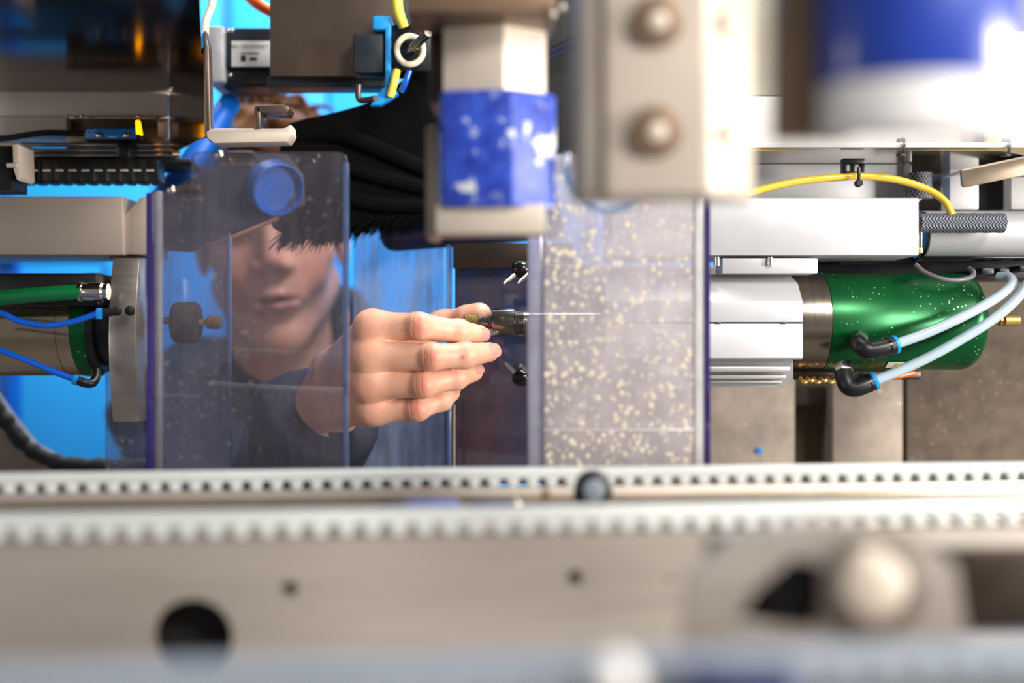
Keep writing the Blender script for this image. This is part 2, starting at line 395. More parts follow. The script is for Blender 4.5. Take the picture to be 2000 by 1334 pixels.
def braid_mat():
    t = NT('braided_sleeve'); b = t.b; tc = t.tc(); sep = t.n('ShaderNodeSeparateXYZ'); t.l(tc, sep.inputs[0])
    ab = t.n('ShaderNodeMath', operation='PINGPONG'); t.l(sep.outputs[2], ab.inputs[0]); ab.inputs[1].default_value = 0.0022
    ad = t.n('ShaderNodeMath', operation='ADD'); t.l(sep.outputs[0], ad.inputs[0]); t.l(ab.outputs[0], ad.inputs[1])
    mu = t.n('ShaderNodeMath', operation='MULTIPLY'); t.l(ad.outputs[0], mu.inputs[0]); mu.inputs[1].default_value = 2 * math.pi / 0.0024
    si = t.n('ShaderNodeMath', operation='SINE'); t.l(mu.outputs[0], si.inputs[0])
    mr = t.n('ShaderNodeMapRange'); mr.inputs[1].default_value = -1; t.l(si.outputs[0], mr.inputs[0])
    t.l(t.ramp(mr.outputs[0], [(0.25, rgb(52, 54, 62)), (0.8, rgb(128, 132, 142))]), b.inputs['Base Color'])
    bp = t.n('ShaderNodeBump'); bp.inputs['Strength'].default_value = 0.8; bp.inputs['Distance'].default_value = 0.0006
    t.l(mr.outputs[0], bp.inputs['Height']); t.l(bp.outputs[0], b.inputs['Normal']); b.inputs['Roughness'].default_value = 0.5
    return t.m
m_braid = braid_mat()

def skin_mat():
    t = NT('skin'); b = t.b
    at = t.n('ShaderNodeAttribute', attribute_name='tone')          # x: redness, y: lips and nails, z: eyes
    base = t.ramp(t.noise(55, 5, 0.6), [(0.3, rgb(210, 154, 126)), (0.7, rgb(228, 178, 150))])
    sp = t.n('ShaderNodeSeparateXYZ'); t.l(at.outputs['Vector'], sp.inputs[0])
    mott = t.ramp(t.noise(160, 4), [(0.4, G1(0)), (0.75, G1(0.35))])
    c = t.mix(mott, base, rgb(222, 158, 134))
    c = t.mix(sp.outputs[0], c, rgb(206, 112, 92)); c = t.mix(sp.outputs[1], c, rgb(176, 96, 92)); c = t.mix(sp.outputs[2], c, rgb(60, 46, 40))
    t.l(c, b.inputs['Base Color']); b.inputs['Roughness'].default_value = 0.48
    b.inputs['Subsurface Weight'].default_value = 0.10; b.inputs['Subsurface Radius'].default_value = (0.0045, 0.0016, 0.0008); b.inputs['Subsurface Scale'].default_value = 1.0
    bp = t.n('ShaderNodeBump'); bp.inputs['Strength'].default_value = 0.22; bp.inputs['Distance'].default_value = 0.0005
    t.l(t.noise(900, 4), bp.inputs['Height']); t.l(bp.outputs[0], b.inputs['Normal'])
    return t.m
m_skin = skin_mat()
m_nail = M('nail', (244, 188, 174), 0, 0.25, 0.05, 100, coat=0.3)

# ------------------------------------------------------------------ setting
FLOOR = -1.35
b = B(); box(b, (-3, -2.2, FLOOR - 0.05), (3, 2.5, FLOOR)); struct(obj('floor', b, m_floor))
# blue cabinet wall behind the machine: upright sheets with standing seams
WD = 2.45
b = B(); box(b, (-2.4, WD - CD + 0.02, FLOOR), (2.4, WD - CD + 0.08, 1.5)); wall = struct(obj('wall_back', b, m_blue_dark))
edges = [-1900, -1350, -800, -250, 18, 300, 446, 640, 900, 1150, 1400, 1700, 2100, 2600, 3100]
for x0, x1 in zip(edges, edges[1:]):
    q = B(); a = P(x0 + 3, 0, WD); c = P(x1 - 3, 0, WD); box(q, (a.x, a.y, FLOOR), (c.x, a.y + 0.02, 1.5), 0.004)
    obj('panel', q, m_blue_wall, wall)
for xx in (10, 446, 1150):
    q = B(); a = P(xx - 5, 0, WD); c = P(xx + 5, 0, WD); box(q, (a.x, a.y - 0.012, FLOOR), (c.x, a.y, 1.5), 0.003); obj('seam_rib', q, m_blue_dark, wall)

# machine bed: front wall of the tray on the right, round-cornered tray wall on the left
b = B(); bx(b, 1060, 520, 2400, 1700, 1.20, 0.03); bed = obj('machine_bed', b, m_slot)
tag(bed, 'stained steel tray wall of the machine bed below the green spindle', 'machine bed')
for i, (x0, x1, mt) in enumerate(((1060, 1553, m_bed), (1626, 1764, m_bed), (1771, 2400, m_bed_dirty))):
    q = B(); a = P(x0, 700, 1.15); c = P(x1, 520, 1.15); box(q, (a.x, a.y, FLOOR), (c.x, c.y + 0.05, c.z), 0.002); obj('plate', q, mt, bed)
q = B(); cyl(q, P(1483, 880, 1.15), P(1483, 880, 1.1475), L(6, 1.15), 20); obj('blue_dot', q, m_collar, bed)
q = B(); bx(q, 1548, 755, 1632, 792, 1.17, 0.03); obj('shadow_patch', q, m_dark_steel, bed)  # dark box painted in for the shadowed hole in the slot

crv = [(-90, 690), (-30, 765), (10, 820), (52, 872), (110, 902), (180, 910), (290, 912)]
poly = pp(1.15, *crv) + pp(1.15, (290, 1000), (-90, 1000)); poly[-1].z = FLOOR; poly[-2].z = FLOOR
b = B(); prism(b, poly, (0, 0.03, 0)); bl = obj('tray_wall', b, m_bed)
tag(bl, 'beige tray wall with rounded opening at the lower left corner', 'machine tray')
b = B(); tube(b, [P(x, y, 1.145) for x, y in crv], lambda t: L(15 + 1.5 * math.sin(t * 60) + 1.2 * math.sin(t * 97), 1.145), 12, 14)
obj('edge_trim', b, m_black_rub, bl)

# front tray plate under the belts keeps the view closed below the guards
# ------------------------------------------------------------------ toothed belts and rails
YAW = 0.105
def belt_frame(d):
    o = P(1000, 667, d); ex = Vector((math.cos(YAW), math.sin(YAW), 0)); ey = Vector((-math.sin(YAW), math.cos(YAW), 0))
    return lambda u, v, w_: o + ex * u + ey * w_ + Vector((0, 0, v))
def poly_box(bm, W, u0, u1, v0, v1, w0, w1, bev=0.0):
    return prism(bm, [W(u0, v0, w0), W(u1, v0, w0), W(u1, v1, w0), W(u0, v1, w0)], W(0, 0, w1) - W(0, 0, w0), bev)
def make_belt(d, u0, u1, label, mat, top=-0.0658, width=0.012):
    W = belt_frame(d)
    t = thing('toothed_belt', label, 'conveyor belt', W(0, top - 0.009, 0), 'conveyor belts')
    q = B(); poly_box(q, W, u0, u1, top - 0.0046, top, 0, width, 0.0004); obj('belt_band', q, mat, t)
    first = None; n = int((u1 - u0) / 0.01)
    for k in range(n):
        u = u0 + 0.0025 + 0.01 * k
        if first is None:
            q = B(); prism(q, [W(u, top - 0.0044, 0.0004), W(u + 0.0064, top - 0.0044, 0.0004), W(u + 0.0052, top - 0.0092, 0.0004), W(u + 0.0012, top - 0.0092, 0.0004)], W(0, 0, width - 0.0008) - W(0, 0, 0), 0.0003)
            first = obj('tooth', q, mat, t); base = first.location.copy(); uu = u
        else:
            c = first.copy(); COL.objects.link(c); c.parent = t; c.location = base + (W(u, 0, 0) - W(uu, 0, 0))
    return W
W1 = make_belt(0.617, -0.385, 0.40, 'sharpest white toothed belt, running along the foot of the clear guards', m_belt)
W2 = make_belt(0.470, -0.32, 0.345, 'blurred white toothed belt above the steel bar with drilled holes', m_belt)
W3 = make_belt(0.262, -0.22, 0.23, 'nearest, most blurred blue-grey toothed belt along the bottom edge', m_belt_blue, -0.0705)
# rail below the far belt
q = B(); poly_box(q, W1, -0.39, 0.41, -0.20, -0.0752, 0.001, 0.012, 0.0006); r1 = obj('belt_rail', q, m_steel_rail)
tag(r1, 'narrow steel guide rail right under the sharpest white belt', 'rail')
q = B(); poly_box(q, W1, -0.385, 0.405, -0.083, -0.0785, -0.0035, 0.0015, 0.0004); obj('ledge', q, m_steel_warm, r1)
# plate with holes below the second belt
def w2(u, v, w_): return W2(u, v, w_ + 0.004)
q = holed_plate([(-0.33, -0.30), (0.355, -0.30), (0.355, -0.0757), (-0.33, -0.0757)],
                [(-0.0857, -0.0950, 0.0030), (0.0250, -0.0930, 0.0030), (-0.1222, -0.1130, 0.0150), (0.063, -0.094, 0.0010)], 0.008, w2)
r2 = obj('drilled_bar', q, m_steel_rail); tag(r2, 'blurred steel bar with one large and two small drilled holes', 'steel bar')
q = B(); poly_box(q, W2, -0.33, 0.355, -0.30, -0.079, 0.02, 0.03); obj('backing_bar', q, m_black_rub, r2)
# rail under nearest belt
q = B(); poly_box(q, W3, -0.22, 0.23, -0.20, -0.0801, 0.0005, 0.012); r3 = obj('belt_rail', q, m_steel); tag(r3, 'steel rail under the nearest blue-grey belt at the bottom edge', 'rail')
# roller with white face on the far rail
t = thing('guide_roller', 'small black roller with a white cap on the far belt rail', 'roller', P(1160, 990, 0.56))
c = P(1160, 958, 0.56); q = B(); lathe(q, c, (0, 1, 0), [(0, L(30, .56)), (0.001, L(37, .56)), (0.010, L(37, .56)), (0.012, L(30, .56))]); obj('roller_body', q, m_black, t)
q = B(); lathe(q, c - Vector((0, 0.0012, 0)), (0, 1, 0), [(0, L(15, .56)), (0.0008, L(22, .56)), (0.002, L(22, .56))]); obj('cap', q, m_belt_blue, t)
q = B(); bx(q, 1122, 955, 1150, 992, 0.566, 0.01, 0.001); obj('bracket', q, m_black, t)
# blue tape pieces and screw on the rail
for k, (x0, x1) in enumerate(((792, 896), (912, 1002))):
    q = B(); bx(q, x0, 977, x1, 998, 0.555, 0.004, 0.0004); o = obj('blue_strip', q, m_navy if k else M('violet_tape', (92, 100, 168), 0, 0.5, 0.1, 30))
    tag(o, ('left', 'right')[k] + '-hand blue strip lying between the two white belts', 'strip', 'blue strips between the belts')
q = B(); bx(q, 742, 979, 790, 992, 0.555, 0.004, 0.0006); tag(obj('black_clip', q, m_black), 'small black clip left of the blue strips between the belts', 'clip')
q = B(); ball(q, P(1010, 985, 0.55), L(9, .55), 2); tag(obj('dome_screw', q, m_chrome), 'shiny dome screw between blue strips and black roller', 'screw')
q = B(); bx(q, 1058, 955, 1074, 990, 0.56, 0.004, 0.0008); tag(obj('rust_pin', q, m_brown_plate), 'rust-brown pin just left of the black roller with white cap', 'pin')

# tensioner in the lower right foreground
d = 0.335
t = thing('belt_tensioner', 'large blurred belt tensioner arm with round steel knob at lower right', 'tensioner', P(1600, 1334, d))
def wt(u, v, w_): p = P(1000, 667, d); return Vector((p.x + u, p.y + w_, v))
def uv(x, y): p = P(x, y, d); return (p.x, p.z)
q = holed_plate([uv(1330, 1240), uv(1345, 1120), uv(1440, 1040), uv(1600, 1010), uv(1760, 1030), uv(1860, 1100), uv(1880, 1240), uv(1800, 1500), uv(1330, 1500)],
                [([uv(1432, 1215), uv(1470, 1150), uv(1545, 1085), uv(1600, 1100), uv(1612, 1160), uv(1590, 1225)],)], 0.006, wt)
obj('arm_plate', q, m_steel_rail, t)
q = B(); bx(q, 1380, 1050, 1640, 1300, d + 0.03, 0.004); obj('arm_back', q, m_black_rub, t)
q = B(); bx(q, 1790, 1072, 2150, 1235, .405, .006, .001); obj('shaded_plate', q, m_dark_steel, t)  # added plate, its dark steel paints the shade right of the knob
c = P(1712, 1150, d - 0.012); q = B(); lathe(q, c, (0, 1, 0), [(0, 0.004), (0.0015, 0.0085), (0.004, 0.0098), (0.012, 0.0098)]); kb = obj('knob', q, m_beige_steel, t)
q = B(); lathe(q, P(1712, 1150, d - 0.006), (0, 1, 0), [(0, 0.0135), (0.0015, 0.0145), (0.004, 0.0145)]); obj('knob_washer', q, m_steel, t)
q = B(); lathe(q, P(1590, 1165, d + 0.006), (0, 1, 0), [(0, 0.010), (0.002, 0.013), (0.02, 0.013)]); obj('roller', q, m_black, t)
# dome nut near the bottom edge
t = thing('dome_nut', 'bright white dome nut on the nearest belt at the bottom edge', 'nut', P(1200, 1345, 0.236))
q = B(); ball(q, P(1200, 1322, 0.232), L(46, .232), 3); obj('dome', q, m_white, t)
q = B(); lathe(q, P(1200, 1372, 0.232), (0, 0, 1), [(0, L(52, .232)), (0.003, L(52, .232))], 6); obj('hex_base', q, m_steel, t)
q = B(); bx(q, 1350, 1310, 1560, 1420, 0.25, 0.01, 0.001); tag(obj('blue_pad', q, m_navy), 'dark blue pad at the bottom edge below the tensioner', 'pad')

# ------------------------------------------------------------------ upper decks
def slab(name, pts, thick, mat, parent=None):
    q = B(); prism(q, pts, (0, 0, thick), 0); return obj(name, q, mat, parent)
ZL = 0.2075
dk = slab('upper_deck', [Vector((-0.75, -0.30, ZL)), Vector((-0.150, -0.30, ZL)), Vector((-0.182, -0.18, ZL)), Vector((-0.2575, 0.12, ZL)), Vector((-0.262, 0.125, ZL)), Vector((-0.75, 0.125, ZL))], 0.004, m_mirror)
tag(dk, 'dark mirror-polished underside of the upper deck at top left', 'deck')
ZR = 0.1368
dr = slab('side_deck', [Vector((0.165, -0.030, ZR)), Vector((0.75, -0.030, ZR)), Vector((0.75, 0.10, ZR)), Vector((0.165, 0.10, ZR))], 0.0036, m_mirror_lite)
tag(dr, 'thin bright sheet-metal shelf along which the yellow hose runs', 'shelf')
q = B(); a = P(1490, 292, 0.8485); box(q, (0.166, a.y - 0.0012, ZR + 0.0001), (0.75, a.y + 0.0005, ZR + 0.0035), 0.0003); obj('front_lip', q, m_white, dr)

# white cabinet wall behind the shelf
q = B(); bx(q, 1400, 188, 2200, 289, 0.93, 0.03, 0.001); wp = obj('cover_panel', q, m_white_dim); tag(wp, 'white cover panel standing on the bright sheet-metal shelf', 'panel')
q = B(); bx(q, 1930, 60, 2200, 283, 0.915, 0.01, 0.002); obj('cover_flap', q, m_white, wp)
q = B(); bx(q, 1380, -120, 2200, 186, 0.96, 0.02, 0.001); tag(obj('olive_panel', q, m_olive_sheet), 'olive-grey cloth-like panel above the white cover panel', 'panel')

# ------------------------------------------------------------------ right gantry beam and fittings
t = thing('gantry_beam', 'white aluminium gantry beam above the green spindle', 'beam', P(1500, 498, 0.86))
q = B(); bx(q, 1195, 386, 1795, 499, 0.862, 0.08, 0.0009); obj('beam_body', q, m_alu, t)
q = B(); bx(q, 1195, 320.5, 1773, 400, 0.925, 0.02, 0.0006); obj('back_sheet', q, m_alu, t)
q = B(); bx(q, 1765, 320.5, 1781, 400, 0.921, 0.006, 0.0006); obj('sheet_flange', q, m_alu_grey, t)
q = B(); prism(q, pp(0.905, (1773, 392), (1781, 383), (1812, 378), (1800, 390), (1790, 398)), (0, 0.01, 0)); obj('bent_tab', q, m_alu, t)
t = thing('steel_tube', 'shiny round steel tube to the right of the gantry beam', 'tube', P(1900, 500, 0.89))
a = P(1802, 457, 0.905); e = P(2250, 457, 0.905); q = B(); cyl(q, a, e, L(45, .905), 48, 0.0006); obj('tube_body', q, m_alu, t)
q = B(); cyl(q, P(1796, 457, .905), P(1803, 457, .905), L(43, .905), 40); obj('seal_ring', q, m_black, t)
q = B(); bx(q, 1797, 420, 1801, 485, 0.868, 0.004, 0.0003); obj('clamp_screw', q, m_chrome, t)
q = B(); bx(q, 1794, 483, 1803, 495, 0.868, 0.006, 0.0006); obj('clamp_nut', q, m_brass, t)

def sleeve(name, x0, y0, x1, y1, d, label, vertical=False):
    q = B(); a = P(x0, y0, d); e = P(x1, y1, d); rx = abs(e.x - a.x) / 2; rz = abs(e.z - a.z) / 2; cx = (a.x + e.x) / 2; cz = (a.z + e.z) / 2
    n = 24; seg = 28; rings = []
    for i in range(n + 1):
        ring = []
        for k in range(seg):
            an = 2 * math.pi * k / seg; w_ = 1 + 0.015 * math.sin(i * 1.7)
            if vertical: ring.append(q.verts.new((cx + rx * w_ * math.cos(an), a.y + 0.008 - 0.008 * math.sin(an), cz - rz + 2 * rz * i / n)))
            else: ring.append(q.verts.new((cx - rx + 2 * rx * i / n, a.y + 0.008 - 0.008 * math.sin(an), cz + rz * w_ * math.cos(an))))
        rings.append(ring)
    for A, C in zip(rings, rings[1:]):
        for k in range(seg): q.faces.new((A[k], A[(k + 1) % seg], C[(k + 1) % seg], C[k]))
    q.faces.new(rings[0][::-1]); q.faces.new(rings[-1])
    return tag(obj(name, q, m_braid), label, 'cable sleeve', 'braided sleeves')
sleeve('braided_sleeve', 1802, 414, 1968, 453, 0.862, 'grey braided sleeve lying lengthwise on the steel tube')
sleeve('braided_sleeve', 1783, 335, 1827, 386, 0.90, 'short upright grey braided sleeve behind the arching yellow hose', True)

q = B(); bx(q, 1855, 330, 1912, 409, 0.955, 0.02, 0.0008); tag(obj('white_post', q, m_white), 'short white post under the shelf right of the yellow hose', 'post')
q = B(); bx(q, 1975, 345, 2100, 409, 0.955, 0.02, 0.0008); tag(obj('white_post', q, m_white), 'white post cut by the right frame edge', 'post')
q = B(); bx(q, 1780, 330, 2250, 412, 0.99, 0.01); tag(obj('brown_backplate', q, m_brown_sheet), 'brown-grey back plate behind the white posts', 'plate')
q = B(); bx(q, 1910, 340, 1990, 409, 0.97, 0.015); tag(obj('black_box', q, m_black), 'black box between the two white posts', 'box')
t = thing('angle_bracket', 'tilted bare steel angle bracket under the shelf at right', 'bracket', P(1940, 366, 0.9))
q = B(); prism(q, pp(0.89, (1877, 333), (1884, 331), (2100, 285), (2100, 322), (1886, 366), (1879, 362)), (0, 0.003, 0), 0.0004); obj('bracket_face', q, m_steel_warm, t)
q = B(); prism(q, pp(0.885, (1879, 331), (2100, 283), (2100, 288), (1880, 334)), (0, 0.04, 0)); obj('bracket_top', q, m_beige_steel, t)

# yellow hoses
def hose(name, pts, r, mat, label, cat='hose', group=None):
    q = B(); tube(q, pts, r, 16, 10); return tag(obj(name, q, mat, ang=80), label, cat, group)
hose('yellow_hose', [P(1440, 385, .872), P(1490, 369, .872), P(1560, 354, .873), P(1640, 346, .874), P(1700, 345, .874), P(1760, 353, .873), P(1815, 372, .871), P(1846, 394, .868), P(1860, 420, .866)], L(7.4, .872), m_yellow_hose, 'yellow air hose arching over the white beam into the braided sleeve')
hose('yellow_hose', [P(1430, 291, .858), P(1560, 288, .858), P(1700, 287, .858), P(1850, 288.5, .858), P(2000, 289.5, .858), P(2200, 289, .858)], L(6.0, .858), m_yellow_hose, 'straight yellow hose lying along the edge of the bright shelf')
hose('yellow_hose', [P(1908, 290, .866), P(1925, 282, .875), P(1945, 268, .89), P(1965, 250, .905)], L(5.5, .872), m_yellow_hose, 'short yellow hose end rising behind the shelf at right')
t = thing('cable_clip', 'black cable tie mount holding the arching yellow hose', 'clip', P(1668, 362, .866))
q = B(); bx(q, 1646, 309, 1690, 320, 0.872, 0.008, 0.0008); obj('clip_top', q, m_black, t)
for x0, x1 in ((1646, 1655), (1664, 1671), (1682, 1690)): 
    q = B(); bx(q, x0, 318, x1, 338, 0.873, 0.007, 0.0005); obj('clip_leg', q, m_black, t)
q = B(); bx(q, 1648, 334, 1690, 340, 0.873, 0.007, 0.0006); obj('clip_foot', q, m_black, t)
q = B(); bx(q, 1675, 326, 1682, 358, 0.8655, 0.002, 0.0005); obj('tie_band', q, m_black, t)
q = B(); lathe(q, P(1679, 357, .862), (0, 1, 0), [(0, L(6, .86)), (0.001, L(8, .86)), (0.005, L(8, .86))], 6); obj('tie_head', q, m_black, t)
for x, lab in ((1762, 'black cable tie on the straight yellow hose, nearer the centre'), (1968, 'black cable tie on the straight yellow hose, nearer the right edge')):
    t = thing('cable_tie', lab, 'cable tie', P(x, 300, .85), 'cable ties on the shelf')
    q = B(); lathe(q, P(x, 275, .850), (0, 1, 0), [(0, L(6, .85)), (0.001, L(8.5, .85)), (0.004, L(8.5, .85))], 7); obj('tie_head', q, m_cable, t)
    q = B(); tube(q, [P(x + 2, 278, .85), P(x + 4, 287, .8455), P(x + 2, 298, .847)], L(3, .85), 8); obj('tie_band', q, m_black, t)
    q = B(); bx(q, x - 9, 300, x + 7, 305, .85, 0.004, 0.0005); obj('tie_tail', q, m_black, t)

# ------------------------------------------------------------------ right spindle
DA = 0.905; AX = P(1700, 628, DA)
def sx(px): return P(px, 628, DA)
t = thing('spindle_motor', 'green motor spindle with steel collar and white clamping block at right', 'spindle', P(1700, 728, DA))
R = L(95, DA)
q = B(); lathe(q, sx(1540), (1, 0, 0), [(0, R - .0004), (L(61, DA), R - .0004)], 72); obj('collar', q, m_spin_steel, t)
q = B(); x0 = L(1, DA)
pf = [(0, R - .001), (x0, R), (L(112, DA), R), (L(113, DA), R - .0002), (L(200, DA), R - .0002), (L(201, DA), R - .0004), (L(270, DA), R - .0004)]
for k in range(1, 9):
    a_ = k / 8 * math.pi / 2; rr = L(34, DA); pf.append((L(270, DA) + rr * math.sin(a_), R - .0004 - rr * (1 - math.cos(a_))))
lathe(q, sx(1601), (1, 0, 0), pf, 72); grn = obj('motor_body', q, m_green, t)
# clamping block with bevelled top, joint and fins
def yz(px_y, d): p = P(1000, px_y, d); return (p.y, p.z)
prof = [yz(536, .893), yz(553, .868), yz(556, .866), yz(587, .853), yz(590, .8525), yz(629, .8525)]
top = [(y, z) for y, z in prof] + [(0.07, prof[-1][1]), (0.07, prof[0][1])]
xa = P(1183, 600, .86).x; xb = P(1568, 600, .8525).x
q = B(); prism(q, [Vector((xa, y, z)) for y, z in top], (xb - xa, 0, 0), 0.0004); obj('block_upper', q, m_alu, t)
low = [yz(632, .8525), yz(699, .8525), yz(702, .854)]; low = low + [(0.07, low[-1][1]), (0.07, low[0][1])]
q = B(); prism(q, [Vector((xa, y, z)) for y, z in low], (xb - xa, 0, 0), 0.0004); obj('block_lower', q, m_alu, t)
q = B(); box(q, (xa, yz(630, .8525)[0] + 0.0015, yz(633, .8525)[1]), (xb - 0.001, 0.06, yz(628, .8525)[1])); obj('joint_gap', q, m_black, t)
for x in (1402, 1530):
    q = B(); bx(q, x - 6, 628.5, x + 6, 633, .8522, 0.002, 0.0003); obj('joint_bolt', q, m_navy, t)
for k, (y0, y1, xe, dd) in enumerate(((716, 726, 1543, .858), (732, 740, 1535, .864), (743, 749, 1526, .871), (752, 756, 1516, .878))):
    q = B(); a = P(1183, y1, dd); e = P(xe, y0, dd); box(q, (xa, a.y, a.z), (e.x, 0.06, e.z), 0.0003); obj('cooling_fin', q, m_alu_grey, t)
q = B(); a = P(1183, 752, .885); e = P(1560, 702, .875); box(q, (xa, e.y, a.z), (e.x - 0.004, 0.06, e.z)); obj('fin_root', q, m_alu_grey, t)
# small plate on top
q = B(); bx(q, 1411, 504, 1597, 534, 0.862, 0.03, 0.0006); obj('top_plate', q, m_alu, t)
for x in (1400, 1504):
    q = B(); cyl(q, P(x, 519, .8605), P(x, 502, .8605), L(6, .86), 16); obj('plate_screw', q, m_chrome, t)
# fittings
def elbow(pr, nut_c, nut_ax, path, collar_at, lab):
    e = B(); tube(e, path, L(17.5, .855), 20, 8); body = obj('elbow_fitting', e, m_black, pr)
    n = B(); lathe(n, nut_c, nut_ax, [(0, L(16, .86)), (0.001, L(18, .86)), (0.006, L(18, .86)), (0.007, L(15, .86))], 6); obj('hex_nut', n, m_chrome, body)
    c0, c1 = collar_at; n = B(); cyl(n, c0, c1, L(18.5, .855), 24, 0.0008); obj('release_collar', n, m_collar, body)
    g = B(); mid = (Vector(path[-2]) + Vector(path[-1])) / 2; dr_ = (Vector(path[-1]) - Vector(path[-2])).normalized(); lathe(g, mid - dr_ * .0006, dr_, [(0, L(18.2, .855)), (0.0012, L(18.2, .855))], 24); obj('grip_ring', g, m_black_gloss, body)
    return body
elbow(t, P(1676, 664, .872), (0, -1, 0.0), [P(1674, 667, .866), P(1677, 671, .856), P(1686, 680, .851), P(1700, 684, .850), P(1724, 680, .850), P(1745, 674, .851)], (P(1743, 674.5, .851), P(1752, 672, .8515)), '')
elbow(t, P(1648, 708, .868), (0, -.35, -1), [P(1648, 728, .862), P(1650, 742, .859), P(1657, 755, .857), P(1670, 758, .856), P(1686, 753, .856), P(1704, 745, .857)], (P(1702, 746, .857), P(1711, 742, .857)), '')
q = B(); lathe(q, P(1940, 626, .875), (1, 0, 0), [(0, L(7, .87)), (.004, L(7, .87)), (.0042, L(11, .87)), (.0085, L(11, .87)), (.009, L(9, .87))], 8); lathe(q, P(1962, 626, .872), (1, 0, 0), [(0, L(10, .87)), (L(28, .87), L(10, .87))], 16); obj('brass_nipple', q, m_brass, t)
# rating label bent around the underside and mounting lug
q = B()
vs = [[q.verts.new(Vector((P(x, 0, .88).x, AX.y - (R + .0004) * math.cos(a_), AX.z - (R + .0004) * math.sin(a_)))) for a_ in (0.95, 1.08, 1.2)] for x in (1738 , 1760, 1786)]
for i in range(2):
    for j in range(2): q.faces.new((vs[i][j], vs[i][j + 1], vs[i + 1][j + 1], vs[i + 1][j]))
lb = obj('warning_label', q, m_label, t)
q = B(); tri = [Vector((P(x, 0, .88).x, AX.y - (R + .0008) * math.cos(a_), AX.z - (R + .0008) * math.sin(a_))) for x, a_ in ((1752, 1.14), (1760, 0.98), (1768, 1.14))]
q.faces.new([q.verts.new(v) for v in tri]); obj('warning_triangle', q, m_yellow, lb)
q = B(); bx(q, 1540, 722, 1800, 742, .905, 0.03, 0.002); obj('mount_plate', q, m_dark_steel, t)
for i in range(5):
    q = B(); x = 1562 + i * 13; tube(q, [P(x, 738, .9), P(x + 8, 746 - 3 * (i % 2), .897), P(x + 18, 742, .9)], L(4.5, .9), 8); obj('brass_drain', q, m_brass, t)
q = B(); tube(q, [P(1700, 733, .9), P(1740, 736, .896), P(1785, 728, .9)], L(6, .9), 10); obj('orange_lead', q, m_orange, t)
# hoses
hose('milky_hose', [P(1747, 673, .8515), P(1800, 654, .852), P(1860, 628, .853), P(1915, 600, .856), P(1955, 575, .861), P(1976, 556, .868), P(1972, 542, .878), P(1950, 541, .886)], L(10.2, .855), m_clear_hose, 'upper milky white hose curving over the green spindle', 'hose', 'milky hoses on the green spindle')
hose('milky_hose', [P(1706, 744, .857), P(1750, 727, .856), P(1815, 697, .855), P(1880, 661, .855), P(1940, 623, .856), P(1985, 584, .859), P(2012, 548, .864), P(2040, 520, .87)], L(10.2, .855), m_clear_hose, 'lower milky white hose leaving from the bottom elbow fitting', 'hose', 'milky hoses on the green spindle')
hose('grey_cable', [P(1788, 517, .872), P(1806, 532, .867), P(1840, 545, .862), P(1872, 547, .862), P(1897, 541, .866), P(1901, 531, .872), P(1893, 525, .880)], L(5, .866), m_cable, 'grey cable looping down onto the top of the green spindle', 'cable')
# dark housing above spindle
t = thing('dark_housing', 'black housing in shadow between the white beam and green spindle', 'housing', P(1800, 540, .93))
q = B(); bx(q, 1597, 499, 2250, 545, .935, 0.05, 0.001); obj('housing_body', q, m_black, t)
q = B(); bx(q, 1795, 500, 2250, 508, .90, 0.03, 0.001); obj('housing_lip', q, m_black_gloss, t)
for x0, x1, y0, y1 in ((1918, 1942, 523, 536), (1952, 1972, 524, 537), (1992, 2010, 518, 530)):
    q = B(); bx(q, x0, y0, x1, y1, .90, 0.03, 0.001); obj('plug', q, m_motor, t)
q = B(); tube(q, [P(1640, 512, .925), P(1720, 508, .92), P(1790, 506, .92), P(1815, 510, .925)], L(6, .92), 10); obj('cable_run', q, m_motor, t)

# tool in the spindle
t = thing('collet', 'dark steel tool collet gripping the grinding pin beside the fingers', 'collet', P(990, 660, .895))
DT = .893
def tx(px): return P(px, 630, DT)
q = B(); l_ = lambda n: L(n, DT)
lathe(q, tx(953), (1, 0, 0), [(0, l_(16)), (l_(2), l_(20)), (l_(4), l_(20)), (l_(5), l_(17)), (l_(7), l_(17)), (l_(8), l_(26)), (l_(11), l_(27.5)), (l_(51), l_(27.5)), (l_(53), l_(24))] +
      [(l_(53 + k), l_(24 if k % 4 < 2 else 22.3)) for k in range(1, 18)] + [(l_(72), l_(23.5)), (l_(240), l_(23.5))], 48); obj('collet_nut', q, m_tool, t)
q = B(); bx(q, 968, 619, 984, 628, DT - l_(28.3), 0.0006, 0.0001); obj('spanner_flat', q, m_dark_steel, t)
q = B(); prism(q, pp(DT - l_(22), (956, 642), (964, 642), (974, 652), (958, 656)), (0, 0.004, 0)); obj('nut_notch', q, m_chrome, t)
t = thing('grinding_pin', 'short grit-tipped grinding pin held between index finger and thumb', 'grinding pin', P(930, 640, DT))
q = B(); lathe(q, tx(928), (1, 0, 0), [(0, l_(8)), (l_(3), l_(9)), (l_(18), l_(12.5)), (l_(30), l_(13))], 32); obj('shank', q, m_tool, t)
q = B(); lathe(q, P(906, 626, DT), (1, 0, 0.02), [(0, l_(9)), (l_(2), l_(11)), (l_(27), l_(11)), (l_(29), l_(8))], 40)
bmesh.ops.subdivide_edges(q, edges=q.edges[:], cuts=3)
for v in q.verts: v.co += Vector((random.uniform(-1, 1), random.uniform(-1, 1), random.uniform(-1, 1))) * 0.0003
obj('grit_tip', q, m_grit, t, ang=10)
